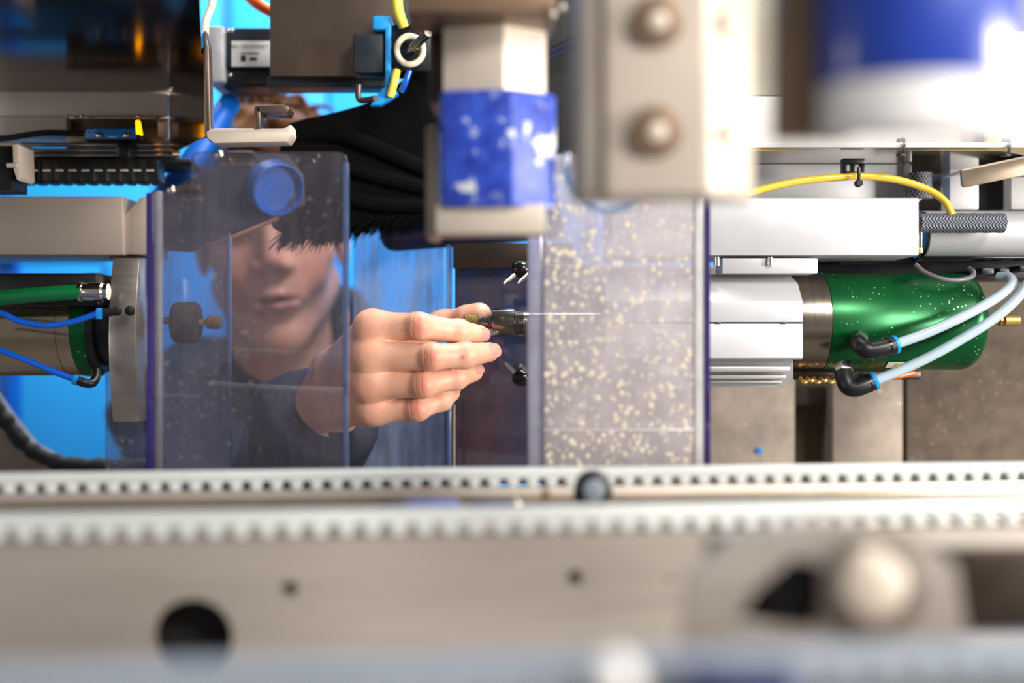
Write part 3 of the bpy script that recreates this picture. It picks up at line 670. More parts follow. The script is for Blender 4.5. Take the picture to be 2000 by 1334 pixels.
# coolant nozzles
for (c_, pins, lab) in (((1010, 526), (((1004, 538), (985, 553)), ((1030, 537), (1013, 552))), 'upper black coolant nozzle with two pins above the collet'),
                        ((((1012, 738))), (((1003, 726), (986, 708)), ((1032, 726), (1013, 711))), 'lower black coolant nozzle with two pins below the collet')):
    t = thing('coolant_nozzle', lab, 'nozzle', P(c_[0], c_[1], .93), 'coolant nozzles')
    q = B(); ball(q, P(c_[0] + 8, c_[1], .92), l_(17), 3, (1.25, 1, 1)); obj('nozzle_body', q, m_black_gloss, t)
    q = B(); cyl(q, P(c_[0] + 15, c_[1], .92), P(c_[0] + 130, c_[1] + 0, .93), l_(12), 20); obj('nozzle_stem', q, m_black, t)
    for p0, p1 in pins:
        q = B(); a = P(*p0, .915); e = P(*p1, .905); n_ = (e - a).length; lathe(q, a, e - a, [(0, l_(5)), (n_ * .8, l_(4)), (n_ * .82, l_(2.6)), (n_, l_(2.6))], 12); obj('pin', q, m_chrome, t)

# ------------------------------------------------------------------ press shoes hanging in the foreground
def post(bm, plan, y0, y1, d, bev=0.0008):
    """upright prism: plan = [(px, depth offset)...] at distance d, from image row y0 (top) to y1"""
    z1 = P(0, y0, d).z; z0 = P(0, y1, d).z
    return prism(bm, [Vector((P(x, 0, d).x, d - CD + o, z0)) for x, o in plan], (0, 0, z1 - z0), bev)
d = 0.584
t = thing('press_shoe', 'steel press shoe with worn blue band hanging left of centre', 'press shoe', P(960, 460, d), 'press shoes')
q = B(); post(q, [(864, .006), (984, -.002), (1068, .012), (1068, .024), (864, .024)], 34, 186, d); obj('upper_block', q, m_beige_steel, t)
q = B(); post(q, [(858, .002), (866, -.004), (1000, -.009), (1080, .004), (1087, .010), (1087, .024), (858, .024)], 180, 406, d, 0.0012); obj('blue_band', q, m_worn_blue, t)
q = B(); post(q, [(850, .0), (1064, -.006), (1064, .018), (850, .018)], 400, 458, d, 0.0012); obj('foot', q, m_beige_steel, t)
q = B(); post(q, [(828, .012), (852, .004), (852, .04), (828, .04)], 240, 459, d); obj('side_flange', q, m_steel_warm, t)
q = B(); post(q, [(838, .0), (866, -.0), (866, .04), (838, .04)], -40, 200, d + .02); obj('side_strut', q, m_dark_steel, t)
q = B(); post(q, [(790, .0), (1085, -.0), (1085, .04), (790, .04)], -60, 24, d - .02, .001); obj('head_flange', q, m_brown_plate, t)
q = B(); post(q, [(850, -.004), (1080, -.004), (1080, .04), (850, .04)], 18, 38, d - .01, .002); obj('neck_ring', q, m_brown_plate, t)
for x, y in ((1098, 14), (1080, 28)):
    q = B(); ball(q, P(x, y, .56), L(7, .56), 2); obj('bolt_head', q, m_beige_steel, t)

d = 0.433
t = thing('press_shoe', 'tall blurred beige steel press shoe with four recessed bolts', 'press shoe', P(1300, 388, d), 'press shoes')
q = B(); post(q, [(1118, .018), (1140, .004), (1186, .0), (1376, -.006), (1400, -.004), (1480, .010), (1490, .016), (1488, .024), (1124, .024)], -80, 384, d, 0.0018); obj('shoe_body', q, m_beige_steel, t)
q = B(); post(q, [(1122, .0135), (1180, -.0012), (1184, .004), (1128, .02)], -80, 380, d, 0.0004); obj('dark_side', q, m_dark_steel, t)  # dark steel laid over the left face to paint its shaded side
for x, y, rr in ((1283, 42, 1.0), (1281, 258, 1.0)):
    c = P(x, y, d - .0035)
    q = B(); lathe(q, c + Vector((0, -.0015, 0)), (0.02, 1, 0), [(0, .0072), (0.0005, .0092), (.004, .0092)], 32); o = obj('shaded_recess', q, m_brown_plate, t)  # brown disc paints the shadow around the sunken bolt
    q = B(); ball(q, c + Vector((.0002, -.0015, 0)), .0036, 3, (1, .25, 1)); obj('bolt_head', q, m_beige_steel, t)
for x, y in ((1400, 45), (1400, 262)):
    c = P(x, y, d - .004)
    q = B(); lathe(q, c, (-0.25, 1, 0), [(0, .0042), (0.0006, .0058), (.004, .0058)], 28); obj('shaded_recess', q, m_brown_plate, t)
    q = B(); ball(q, c + Vector((.0025, -.0006, 0)), .0032, 2, (1, .5, 1)); obj('bolt_head', q, m_beige_steel, t)
# clear suction cup lip just behind it
q = B(); cx_ = P(1192, 322, .585); rr = L(88, .585)
tube(q, [cx_ + Vector((rr * math.cos(a_), 0, rr * math.sin(a_))) for a_ in [math.radians(x) for x in range(165, 331, 11)]], L(6.5, .585), 10, 4)
tag(obj('cup_lip', q, m_cup, ang=80), 'pale blue clear lip of a suction cup behind the beige press shoe', 'suction cup')

d = 0.300
t = thing('press_shoe', 'nearest, most blurred press shoe with big blue drum at top right', 'press shoe', P(1800, 262, d), 'press shoes')
def oval(w_, dep): return [(1835 - w_ * math.cos(a_), .014 - dep * math.sin(a_)) for a_ in [math.pi * k / 30 for k in range(31)]]
q = B(); post(q, oval(210, .017), -120, 146, d, .0006); obj('blue_drum', q, m_press_blue, t)
q = B(); post(q, oval(208, .0165), 146, 256, d, .0012); obj('steel_drum', q, m_white, t)
q = B(); post(q, [(1536, .012), (1700, .004), (1700, .022), (1536, .022)], -120, 257, d + 0.008, 0.001); obj('dark_side', q, m_brown_plate, t)

# ------------------------------------------------------------------ splash guards
# left guard
t = thing('splash_guard', 'scratched clear acrylic splash guard in front of the operator', 'guard', P(480, 930, .735), 'splash guards')
dg_ = .735
arc = [(660 + 18 * math.sin(a_), 315 - 18 * math.cos(a_)) for a_ in [k * math.pi / 12 for k in range(7)]]
q = B(); prism(q, pp(dg_, (296, 930), (296, 374), (362, 372), (372, 362), (374, 304), (380, 297), *arc, (678, 930)), (0, .004, 0), 0.0005); obj('front_sheet', q, m_guard_l, t)
q = B(); bx(q, 284, 376, 299, 930, dg_ - .001, .010, .001); obj('edge_strip', q, m_purple_edge, t)
q = B(); cyl(q, P(309, 374, dg_ + .004), P(309, 930, dg_ + .004), L(9, dg_), 20, .001); obj('bent_edge', q, m_white_edge, t)  # white tube paints the highlight along the bend
q = B(); bx(q, 669, 316, 680, 930, dg_ - .0006, .0055, .0006); obj('edge_strip', q, m_blue_edge, t)
q = B(); bx(q, 318, 452, 449, 945, .955, .004, .0005); obj('inner_sheet', q, m_guard_in, t)
q = B(); bx(q, 444, 462, 450, 945, .953, .006, .0004); obj('inner_edge', q, m_blue_edge, t)
for x, y, x1 in ((334, 371, 392), (428, 302, 494)):
    q = B(); ball(q, P(x, y, .728), L(8, .728), 3, (1, .6, 1)); obj('bolt_head', q, m_chrome, t)
    q = B(); bx(q, x + 6, y - 8, x1, y + 5, .738, .012, .001); obj('mount_bar', q, m_brown_sheet, t)
    q = B(); bx(q, x + 4, y + 10, x1 - 4, y + 22, .744, .012, .001); obj('mount_bar', q, m_steel_warm, t)

# right guard
t = thing('splash_guard', 'milky spattered acrylic splash guard in front of the collet spindle', 'guard', P(1200, 930, .69), 'splash guards')
dr_ = .69
q = B(); prism(q, pp(dr_, (1062, 930), (1062, 318), (1070, 302), (1130, 300), (1360, 300), (1360, 930)), (0, .004, 0), .0004); obj('front_sheet', q, m_guard_r, t)
q = B(); bx(q, 1030, 455, 1064, 930, dr_ + .002, .006, .002); obj('bent_edge', q, m_lilac_edge, t)
q = B(); bx(q, 1355, 300, 1378, 930, dr_ - .001, .006, .0015); obj('bent_edge', q, m_white_edge, t)
q = B(); bx(q, 1376.5, 300, 1388, 930, dr_ - .002, .010, .0006); obj('edge_strip', q, m_purple_edge, t)
q = B(); bx(q, 1062, 838, 1360, 841, dr_ - .0006, .001, .0002); obj('joint_line', q, m_white_edge, t)
# dried droplets: uncountable
vv, ff = [], []
def drop(c, r, h):
    n = 7; b0 = len(vv); vv.append(c + Vector((0, -h, 0)))
    for k in range(n): a_ = 2 * math.pi * k / n; vv.append(c + Vector((r * .6 * math.cos(a_), -h * .75, r * .6 * math.sin(a_))))
    for k in range(n): a_ = 2 * math.pi * k / n; vv.append(c + Vector((r * math.cos(a_), 0, r * 1.1 * math.sin(a_))))
    for k in range(n):
        k2 = (k + 1) % n; ff.append((b0, b0 + 1 + k2, b0 + 1 + k)); ff.append((b0 + 1 + k, b0 + 1 + k2, b0 + 1 + n + k2)); ff.append((b0 + 1 + k, b0 + 1 + n + k2, b0 + 1 + n + k))
for k in range(1000):
    x = random.uniform(1066, 1354); y = random.uniform(306, 926)
    if random.random() < 0.35 and x > 1180 and y < 640: continue
    r = L(random.choice((2, 2.5, 3, 3.5, 4.5, 6)), dr_) * random.uniform(.6, 1.0); drop(P(x, y, dr_ - .00002), r, r * .16)
obj('dried_droplets', (vv, ff), m_drop, t, ang=60, kind='stuff')

# far clear sheet and tinted plate behind the hand
q = B(); bx(q, 690, 440, 868, 940, 1.06, .004, .0005); tag(obj('rear_sheet', q, m_guard_far), 'streaky clear rear sheet between the hand and the operator', 'sheet')
t = thing('tinted_plate', 'dark mauve glossy plate behind the collet', 'plate', P(960, 930, 1.0))
q = B(); bx(q, 888, 478, 1120, 945, 1.02, .006, .0005); obj('plate_sheet', q, m_tinted, t)
q = B(); bx(q, 884, 474, 1120, 524, 1.0, .012, .001); obj('top_clamp', q, m_dark_steel, t)
q = B(); cyl(q, P(877, 478, 1.01), P(877, 940, 1.01), L(6, 1.01), 16); obj('edge_rod', q, m_blue_edge, t)
q = B(); cyl(q, P(886, 790, 1.0), P(886, 940, 1.0), L(4, 1.0), 12); obj('edge_pin', q, m_brown_sheet, t)

# ------------------------------------------------------------------ left grinding spindle
DL = .93
t = thing('grinding_spindle', 'polished steel grinding spindle with green ring at left edge', 'spindle', P(90, 740, DL))
cl = P(0, 634, DL); Rl = L(100, DL)
def lx(px): return P(px, 634, DL)
q = B(); lathe(q, lx(-120), (1, 0, 0), [(0, Rl), (L(263, DL), Rl), (L(264, DL), Rl - .0006), (L(266, DL), Rl - .0006), (L(267, DL), Rl), (L(290, DL), Rl)], 72); obj('steel_body', q, m_spin_left, t)
q = B(); lathe(q, lx(170), (1, 0, 0), [(0, Rl - .001), (L(1, DL), Rl + .0004), (L(26, DL), Rl + .0004), (L(27, DL), Rl - .001)], 72); obj('green_ring', q, m_green, t)
q = B(); lathe(q, lx(197), (1, 0, 0), [(0, Rl - .002), (L(14, DL), Rl - .003), (L(15, DL), Rl - .008), (L(40, DL), Rl - .008)], 60); obj('black_ring', q, m_black, t)
q = B(); bx(q, -60, 533, 192, 598, .875, .05, .003); obj('dark_reflection', q, m_black, t)  # black box added for the dark reflection along the cylinder's top
q = B(); pr_ = [Vector((P(212, 0, .885).x, .885 - CD + .010 * (k / 12) ** 2, P(0, 664 - 160 * k / 12, .885 + .010 * (k / 12) ** 2).z)) for k in range(-12, 13)]
prism(q, pr_ + [Vector((pr_[-1].x, .04, pr_[-1].z)), Vector((pr_[0].x, .04, pr_[0].z))], (L(53, .885), 0, 0), .0006); obj('curved_post', q, m_steel, t)
for x in (228, 254):
    q = B(); ball(q, P(x, 607, .872), L(10, .872), 3); obj('plug_knob', q, m_black_rub, t)
q = B(); tube(q, [P(178, 618, .868), P(200, 612, .868), P(226, 607, .870)], L(9, .87), 12); obj('plug_lead', q, m_black_rub, t)
q = B(); cyl(q, P(262, 626, .93), P(350, 626, .93), L(7, .93), 20); obj('shaft', q, m_tool, t)
t = thing('abrasive_disc', 'dark grinding wheel with gritty brass tip behind the clear guard', 'grinding wheel', P(370, 672, .93))
q = B(); lathe(q, P(340, 630, .93), (1, 0, 0), [(0, L(36, .93)), (L(5, .93), L(40, .93)), (L(40, .93), L(41, .93)), (L(47, .93), L(37, .93)), (L(50, .93), L(28, .93))], 48); obj('wheel_body', q, m_wheel, t)
q = B(); cyl(q, P(388, 630, .93), P(408, 630, .93), L(6, .93), 16); obj('arbor', q, m_brass, t)
q = B(); lathe(q, P(404, 630, .93), (1, 0, 0), [(0, L(10, .93)), (L(2, .93), L(12, .93)), (L(24, .93), L(12, .93)), (L(27, .93), L(10, .93))], 36)
bmesh.ops.subdivide_edges(q, edges=q.edges[:], cuts=2)
for v in q.verts: v.co += Vector((random.uniform(-1, 1), random.uniform(-1, 1), random.uniform(-1, 1))) * 0.0004
obj('grit_tip', q, m_grit, t, ang=10)

hose('green_hose', [P(-80, 590, .862), P(0, 582, .862), P(80, 575, .862), P(160, 570, .864)], L(15, .862), m_green_hose, 'thick green hose entering a steel ferrule at left')
q = B(); lathe(q, P(154, 570, .866), (1, -.0, .0), [(0, L(16, .866)), (L(2, .866), L(20, .866)), (L(8, .866), L(20, .866)), (L(10, .866), L(17, .866)), (L(14, .866), L(19, .866)), (L(46, .866), L(19, .866)), (L(50, .866), L(16, .866)), (L(58, .866), L(16, .866))], 32)
tag(obj('hose_ferrule', q, m_chrome), 'polished steel ferrule on the end of the green hose', 'ferrule')
hose('blue_hose', [P(-60, 600, .85), P(0, 611, .85), P(40, 628, .85), P(90, 636, .85), P(140, 629, .853), P(192, 612, .858)], L(6, .85), m_blue_hose, 'upper thin blue air hose sagging in front of the left spindle', 'hose', 'blue air hoses')
hose('blue_hose', [P(-60, 660, .85), P(0, 684, .85), P(50, 703, .851), P(100, 724, .853), P(150, 743, .856)], L(6, .85), m_blue_hose, 'lower thin blue air hose running down to a black elbow', 'hose', 'blue air hoses')
t = thing('hose_fitting', 'blue collar fitting at the end of the upper blue hose', 'fitting', P(190, 625, .858))
q = B(); bx(q, 186, 601, 193, 624, .855, .008, .001); obj('collar_flange', q, m_collar, t)
t = thing('hose_fitting', 'black elbow fitting at the end of the lower blue hose', 'fitting', P(170, 755, .858))
q = B(); tube(q, [P(152, 743, .856), P(166, 748, .857), P(180, 748, .86), P(187, 738, .865), P(188, 725, .87)], L(9, .857), 14); obj('elbow_body', q, m_black, t)
q = B(); cyl(q, P(143, 740, .856), P(153, 744, .856), L(10, .856), 18, .0005); obj('release_collar', q, m_collar, t)

# box beam and end block at left
t = thing('left_beam', 'taupe aluminium box beam at the left edge', 'beam', P(120, 500, .93))
q = B(); bx(q, -120, 383, 241, 498, .94, .08, .0012); obj('beam_body', q, m_alu_taupe, t)
q = B(); prism(q, pp(.945, (244, 497), (244, 420), (274, 386), (286, 384), (286, 497)), (0, .06, 0), .0006); obj('end_block', q, m_alu_taupe, t)
q = B(); bx(q, 214, 498, 268, 506, .95, .04, .0005); obj('foot_plate', q, m_dark_steel, t)
q = B(); bx(q, 272, 504, 286, 534, .96, .02, .0005); tag(obj('alu_stop', q, m_cast), 'small pale aluminium stop under the taupe beam end', 'stop')
t = thing('blue_scaffold', 'blue painted frame rail visible under the taupe beam', 'frame', P(100, 560, 1.7))
q = B(); bx(q, -200, 478, 204, 512, 1.7, .05, .003); obj('frame_rail', q, m_blue_wall, t)
q = B(); bx(q, 196, 500, 214, 590, 1.68, .05, .003); obj('frame_post', q, m_blue_wall, t)
q = B(); bx(q, -8, 490, 16, 940, 1.72, .05, .003); obj('frame_post', q, m_blue_dark, t)
q = B(); bx(q, 206, 700, 280, 1000, .985, .002, .0002); tag(obj('clear_strip', q, m_guard_in), 'narrow clear plastic strip hanging below the curved steel post', 'sheet')

# cable chain, rods and sensor rail
t = thing('cable_chain', 'black cable chain with notched links at upper left', 'cable chain', P(170, 358, .97))
fl = None
for k in range(11):
    x = 30 + 25.3 * k
    if fl is None:
        q = B(); prism(q, pp(.955, (x, 352), (x + 4, 357), (x + 18, 357), (x + 22, 352), (x + 24.6, 352), (x + 24.6, 312), (x, 312)), (0, .02, 0), .0004); fl = obj('chain_link', q, m_black, t); fx = x
        q = B(); bx(q, x + 2, 331, x + 17, 334.5, .954, .002, .0002); fm = obj('link_mark', q, m_beige_steel, fl)
    else:
        c = fl.copy(); COL.objects.link(c); c.parent = t; c.location = fl.location + Vector((L(x - fx, .955), 0, 0))
        e = fm.copy(); COL.objects.link(e); e.parent = c
q = B(); bx(q, 40, 308, 372, 318, .975, .06, .001); tag(obj('chain_tray', q, m_black), 'black tray behind the cable chain', 'tray')
for y, lab in ((283, 'upper'), (294, 'middle'), (304, 'lower')):
    q = B(); cyl(q, P(-150, y, 1.0), P(352, y, 1.0), L(5, 1.0), 16); tag(obj('guide_rod', q, m_chrome), lab + ' shiny guide rod above the black cable chain', 'rod', 'guide rods above the chain')
t = thing('channel_end', 'short bent metal channel end at the left edge above the taupe beam', 'channel', P(15, 376, .92))
q = B(); bx(q, -40, 277, 36, 285, .92, .03, .001); obj('channel_top', q, m_steel_warm, t)
q = B(); prism(q, pp(.92, (24, 280), (36, 282), (38, 345), (33, 352), (26, 330)), (0, .03, 0), .0005); obj('channel_side', q, m_beige_steel, t)
q = B(); bx(q, -40, 286, 24, 372, .925, .03, .001); obj('channel_core', q, m_black, t)
q = B(); cyl(q, P(14, 323, .918), P(32, 323, .918), L(5, .918), 12); obj('pin', q, m_beige_steel, t)

q = B(); bx(q, -150, 172, 328, 226, 1.0, .05, .0008); sr = obj('sensor_rail', q, m_alu_taupe_lifted); tag(sr, 'broad taupe aluminium rail under the mirror-polished deck', 'rail')
q = B(); bx(q, -150, 228, 130, 262, 1.005, .05, .0008); obj('rail_lower_strip', q, m_alu_taupe_lifted, sr)
q = B(); bx(q, 128, 228, 330, 300, 1.015, .03, .0008); obj('rail_backplate', q, m_brown_sheet, sr)
q = B(); bx(q, 308, 232, 328, 268, 1.0, .02, .0008); obj('rail_block', q, m_alu_taupe_lifted, sr)
q = B(); bx(q, 134, 226, 306, 232, .985, .03, .0005); obj('rail_lip', q, m_steel_warm, sr)
for x in (133, 160, 270):
    q = B(); ball(q, P(x, 227, .98), L(4, .98), 2); obj('rail_screw', q, m_chrome, sr)
t = thing('proximity_sensor', 'blue and black proximity sensor with glowing amber end', 'sensor', P(215, 276, .98))
q = B(); bx(q, 163, 249, 272, 274, .972, .012, .001); obj('sensor_body', q, m_black, t)
q = B(); bx(q, 167, 251, 266, 271, .9712, .001, .0003); fc = obj('sensor_face', q, m_sensor_blue, t)
for x in (193, 247):
    q = B(); ball(q, P(x, 264, .970), L(6, .97), 3, (1, .5, 1)); obj('sensor_screw', q, m_chrome, t)
q = B(); prism(q, pp(.9712, (264, 236), (270, 234), (275, 262), (266, 262)), (0, .006, 0), .0004); obj('led_window', q, m_amber, t)
obj('print_mark', text_mesh('CC', L(15, .97), P(178, 259, .9708)), m_print_white, fc)
q = B(); bx(q, 212, 266, 228, 269, .9709, .0003, 0); obj('print_line', q, m_print_white, fc)
q = B(); tube(q, [P(-80, 270, .972), P(0, 271, .972), P(50, 264, .972), P(95, 259, .974), P(168, 261, .976)], L(6, .972), 12); obj('sensor_cable', q, m_black_rub, t)
q = B(); bx(q, 226, 272, 252, 312, .985, .02, .002); tag(obj('cable_clamp', q, m_black), 'black clamp block hanging below the blue sensor', 'clamp')

# polished deflector sheet and its pale flange
t = thing('deflector', 'polished deflector sheet with pale flange right of the sensor rail', 'deflector', P(400, 275, .9))
q = B(); prism(q, [P(330, 186, 1.0), P(398, 62, .86), P(402, 266, .86), P(331, 300, 1.0)], (.001, .002, 0)); obj('deflector_sheet', q, m_mirror, t)
q = B(); prism(q, pp(.855, (396, 66), (400, 56), (408, 90), (412, 250), (420, 262), (408, 276), (398, 262)), (0, .01, 0), .0012); obj('flange', q, m_brown_sheet, t)
q = B(); prism(q, pp(.852, (402, 256), (416, 250), (556, 250), (568, 242), (570, 262), (560, 277), (418, 280), (404, 270)), (0, .02, 0), .0012); obj('bottom_flange', q, m_beige_steel, t)
q = B(); prism(q, pp(.85, (496, 208), (508, 208), (510, 250), (498, 252)), (0, .02, 0), .001); obj('clip_wall', q, m_brown_sheet, t)
q = B(); prism(q, pp(.85, (498, 206), (552, 204), (566, 210), (560, 222), (500, 220)), (0, .02, 0), .001); obj('clip_top', q, m_brown_sheet, t)

# ------------------------------------------------------------------ stepper motor and surroundings, top
t = thing('stepper_motor', 'black square motor with cast end cap and white rating label', 'motor', P(470, 168, 1.05))
q = B(); bx(q, 401, 50, 438, 161, 1.04, .06, .003); obj('end_cap', q, m_cast, t)
q = B(); bx(q, 436, 54, 560, 132, 1.045, .06, .002); obj('motor_body', q, m_motor, t)
q = B(); bx(q, 430, 128, 530, 168, 1.05, .05, .003); obj('motor_foot', q, m_black, t)
q = B(); bx(q, 452, 80, 529, 130, 1.0444, .001, .0003); lb = obj('rating_label', q, m_label, t)
obj('label_print', text_mesh('BG1 120 KWMBF7', L(9.5, 1.04), P(487, 91, 1.0439)), m_ink, lb)
for x0, y0, x1, y1 in ((470, 103, 505, 105), (470, 108, 480, 120), (488, 112, 502, 118)):
    q = B(); bx(q, x0, y0, x1, y1, 1.0441, .0004, 0); obj('label_mark', q, m_ink, lb)
for x, y in ((446, 60), (454, 60), (450, 147)):
    q = B(); ball(q, P(x, y, 1.04), L(4, 1.04), 2); obj('screw', q, m_chrome, t)
hose('orange_cable', [P(470, -30, 1.03), P(490, -4, 1.03), P(510, 12, 1.03), P(545, 30, 1.035)], L(11, 1.03), m_orange, 'thick orange cable in front of the blue wall above the motor', 'cable')
hose('white_plug_lead', [P(400, 70, 1.0), P(402, 40, 1.0), P(412, 14, 1.0), P(420, -20, 1.0)], L(7, 1.0), m_cream, 'cream lead rising along the motor end cap', 'cable')
q = B(); bx(q, 527, -120, 880, 149, .98, .01, .0006); bs = obj('steel_sheet', q, m_brown_sheet); tag(bs, 'large brown-grey steel sheet of uneven tone at top', 'sheet')
q = B(); bx(q, 520, 150, 752, 168, .99, .03, .001); tag(obj('black_bar', q, m_motor), 'horizontal black bar below the brown-grey steel sheet', 'bar')
q = B(); bx(q, 689, 64, 752, 143, .955, .02, .002); tag(obj('black_module', q, m_motor), 'small black module mounted on the brown-grey sheet', 'module')
t = thing('blue_column', 'narrow bright blue bracket column beside the black module', 'column', P(757, 175, .95))
q = B(); bx(q, 752, 50, 763, 178, .95, .02, .001); obj('column_bar', q, m_blue_wall, t)
q = B(); bx(q, 727, 30, 764, 58, .95, .02, .002); obj('column_head', q, m_blue_wall, t)
q = B(); prism(q, pp(.95, (746, 172), (764, 165), (778, 182), (742, 205), (722, 206)), (0, .01, 0), .001); obj('column_foot', q, m_blue_wall, t)
q = B(); bx(q, 764, 46, 845, 140, .955, .03, .003); tag(obj('black_block', q, m_black), 'black block carrying the cream ring', 'block')
t = thing('cream_ring', 'cream plastic ring around a threaded shaft on the black block', 'ring', P(802, 125, .945))
q = B(); c = P(801, 98, .945); tube(q, [c + Vector((L(26, .945) * math.cos(a_), 0, L(28, .945) * math.sin(a_))) for a_ in [2 * math.pi * k / 24 for k in range(25)]], L(6, .945), 12, 0); obj('ring_body', q, m_cream, t)
q = B(); a = P(800, 100, .95); e = P(838, 62, .90); n_ = (e - a).length
lathe(q, a, e - a, [(n_ * k / 40, L(9 if k % 4 < 2 else 7.5, .93)) for k in range(41)], 20); obj('threaded_shaft', q, m_tool, t)
hose('yellow_cable', [P(775, -20, .945), P(778, 20, .945), P(790, 52, .95)], L(11, .945), m_yellow, 'yellow cable stub above the cream ring', 'cable', 'yellow cable stubs')
hose('yellow_cable', [P(775, 138, .948), P(770, 160, .945), P(762, 188, .948)], L(8, .945), m_yellow, 'yellow cable stub below the cream ring', 'cable', 'yellow cable stubs')
hose('blue_cable', [P(806, -10, .955), P(804, 20, .95), P(810, 45, .95)], L(12, .95), m_collar, 'short blue cable beside the upper yellow stub', 'cable')
hose('blue_cable', [P(800, 138, .945), P(792, 160, .945), P(784, 178, .95)], L(6, .945), m_blue_hose, 'thin blue cable hanging beside the lower yellow stub', 'cable')
q = B(); tube(q, [P(700, 166, .95), P(700, 190, .95), P(708, 196, .95), P(733, 192, .94)], L(6, .95), 10, 4); tag(obj('hook', q, m_brown_sheet), 'small beige hook hanging under the black bar', 'hook')

# dark things between the press shoes
q = B(); bx(q, 1000, -60, 1240, 330, .98, .03, .002); tag(obj('black_cover', q, m_black_rub), 'black cover seen between the two left press shoes', 'cover')
for k, y in enumerate((72, 84, 96)):
    q = B(); tube(q, [P(1070, y + 22, .96), P(1120, y, .955), P(1160, y - 18, .95)], L(4, .95), 8); tag(obj('dark_cable', q, m_navy if k == 1 else m_motor), ('topmost', 'middle', 'lowest')[k] + ' dark cable crossing the black cover between press shoes', 'cable', 'dark cables')
# navy pipe under the brush
q = B(); a = P(765, 455, 1.05); e = P(1080, 430, 1.05); n_ = (e - a).length; rr = L(37, 1.05)
lathe(q, a - (e - a).normalized() * rr * .6, e - a, [(0, rr * .35), (rr * .15, rr * .7), (rr * .4, rr * .92), (rr * .8, rr), (n_ + rr, rr)], 40)
tag(obj('navy_pipe', q, m_navy), 'dark navy pipe with rounded end under the black brush', 'pipe')

# black brush seal: dense dark mass with bristles along its lower fringe
up = [(560, 240), (600, 228), (640, 221), (700, 205), (745, 188), (790, 150), (830, 120), (880, 100), (960, 90)]
lo_ = [(960, 440), (880, 436), (820, 428), (760, 430), (715, 438), (680, 446), (640, 458), (600, 462), (560, 458), (530, 446), (520, 400), (535, 320)]
t = thing('brush_seal', 'black brush seal curtain with frayed bristles above the hand', 'brush', P(720, 450, 1.0))
q = B(); prism(q, pp(1.0, *up, *lo_), (0, .03, 0), .004); obj('brush_body', q, m_brush, t)
for k in range(3):                      # folds lying over the body
    q = B(); o_ = 60 * k
    tube(q, [P(575 + 8 * k, 262 + o_, 1.003), P(660, 262 + o_, .997), P(740, 290 + o_ * .9, .997), P(830, 330 + o_ * .6, .999), P(900, 350 + o_ * .5, 1.003)], L(16, .99), 10, 8); obj('fold', q, m_brush, t)
vv, ff = [], []
def bristle(p, dirv, n_, r):
    b0 = len(vv); s1 = dirv.cross(Vector((0, 1, 0))).normalized() * r
    for k, (f_, w_) in enumerate(((0, 1), (.6, .8), (1, .25))):
        c = p + dirv * n_ * f_ + Vector((0, 0, -.15 * n_ * f_ * f_))
        vv.extend([c - s1 * w_, c + s1 * w_, c + Vector((0, r * w_, 0))])
    for k in range(2):
        for j in range(3): a_ = b0 + 3 * k + j; c_ = b0 + 3 * k + (j + 1) % 3; ff.append((a_, c_, c_ + 3, a_ + 3))
for k in range(700):
    f_ = random.random() * 4.999; pts_ = [(830, 424), (760, 428), (715, 434), (680, 444), (640, 456), (560, 456)]; i = int(f_); g = f_ - i
    x = pts_[i][0] * (1 - g) + pts_[i + 1][0] * g; y = pts_[i][1] * (1 - g) + pts_[i + 1][1] * g
    a_ = math.radians(random.gauss(222, 14)); bristle(P(x, y - 6, random.uniform(.992, 1.02)), Vector((math.cos(a_), random.uniform(-.1, .1), math.sin(a_))), L(random.uniform(20, 52), 1.0), L(random.uniform(.9, 1.7), 1.0))
obj('bristles', (vv, [f for f in ff]), m_brush, t, kind='stuff')

# grey blade and blue suction pipe behind the left guard
t = thing('suction_hood', 'grey hood with open blue suction pipe behind the clear guard', 'hood', P(420, 490, .97))
q = B(); prism(q, pp(.985, (300, 392), (400, 330), (470, 300), (560, 300), (592, 340), (596, 400), (540, 424), (440, 466), (400, 478), (372, 492), (330, 490), (296, 478)), (0, .006, 0), .0008); obj('hood_sheet', q, M('hood_grey', (44, 46, 58), 0.0, 0.5, 0.15, 20), t)
q = B(); prism(q, pp(.982, (400, 476), (440, 464), (540, 422), (542, 428), (442, 470), (404, 482)), (0, .008, 0), .0004); obj('hood_rim', q, M('hood_rim_brown', (140, 104, 88), 0, 0.5, 0.1, 20), t)
cc = P(545, 372, .968); ax_ = Vector((-.55, .75, .35)).normalized(); q = B()
lathe(q, cc, ax_, [(.03, L(40, .97)), (.001, L(48, .97)), (0, L(50, .97)), (.001, L(53, .97)), (.015, L(53, .97)), (.0155, L(53, .97))], 40, cap=False)
lathe(q, cc + ax_ * .03, ax_, [(-.022, L(47, .97)), (-.021, L(47, .97))], 40); obj('pipe_mouth', q, M('suction_blue', (0, 76, 150), 0, 0.4, 0.12, 20), t)
hose('blue_flat_hose', [P(300, 408, 1.06), P(345, 352, 1.05), P(385, 300, 1.05), P(425, 240, 1.06), P(450, 200, 1.08)], L(22, 1.05), m_blue_dark, 'blue hose rising diagonally behind the pale flange', 'hose', 'diagonal blue hoses')
hose('blue_flat_hose', [P(330, 412, 1.13), P(375, 352, 1.12), P(415, 300, 1.12), P(455, 250, 1.13)], L(15, 1.06), m_blue_wall, 'thinner lighter blue hose beside the diagonal blue hose', 'hose', 'diagonal blue hoses')

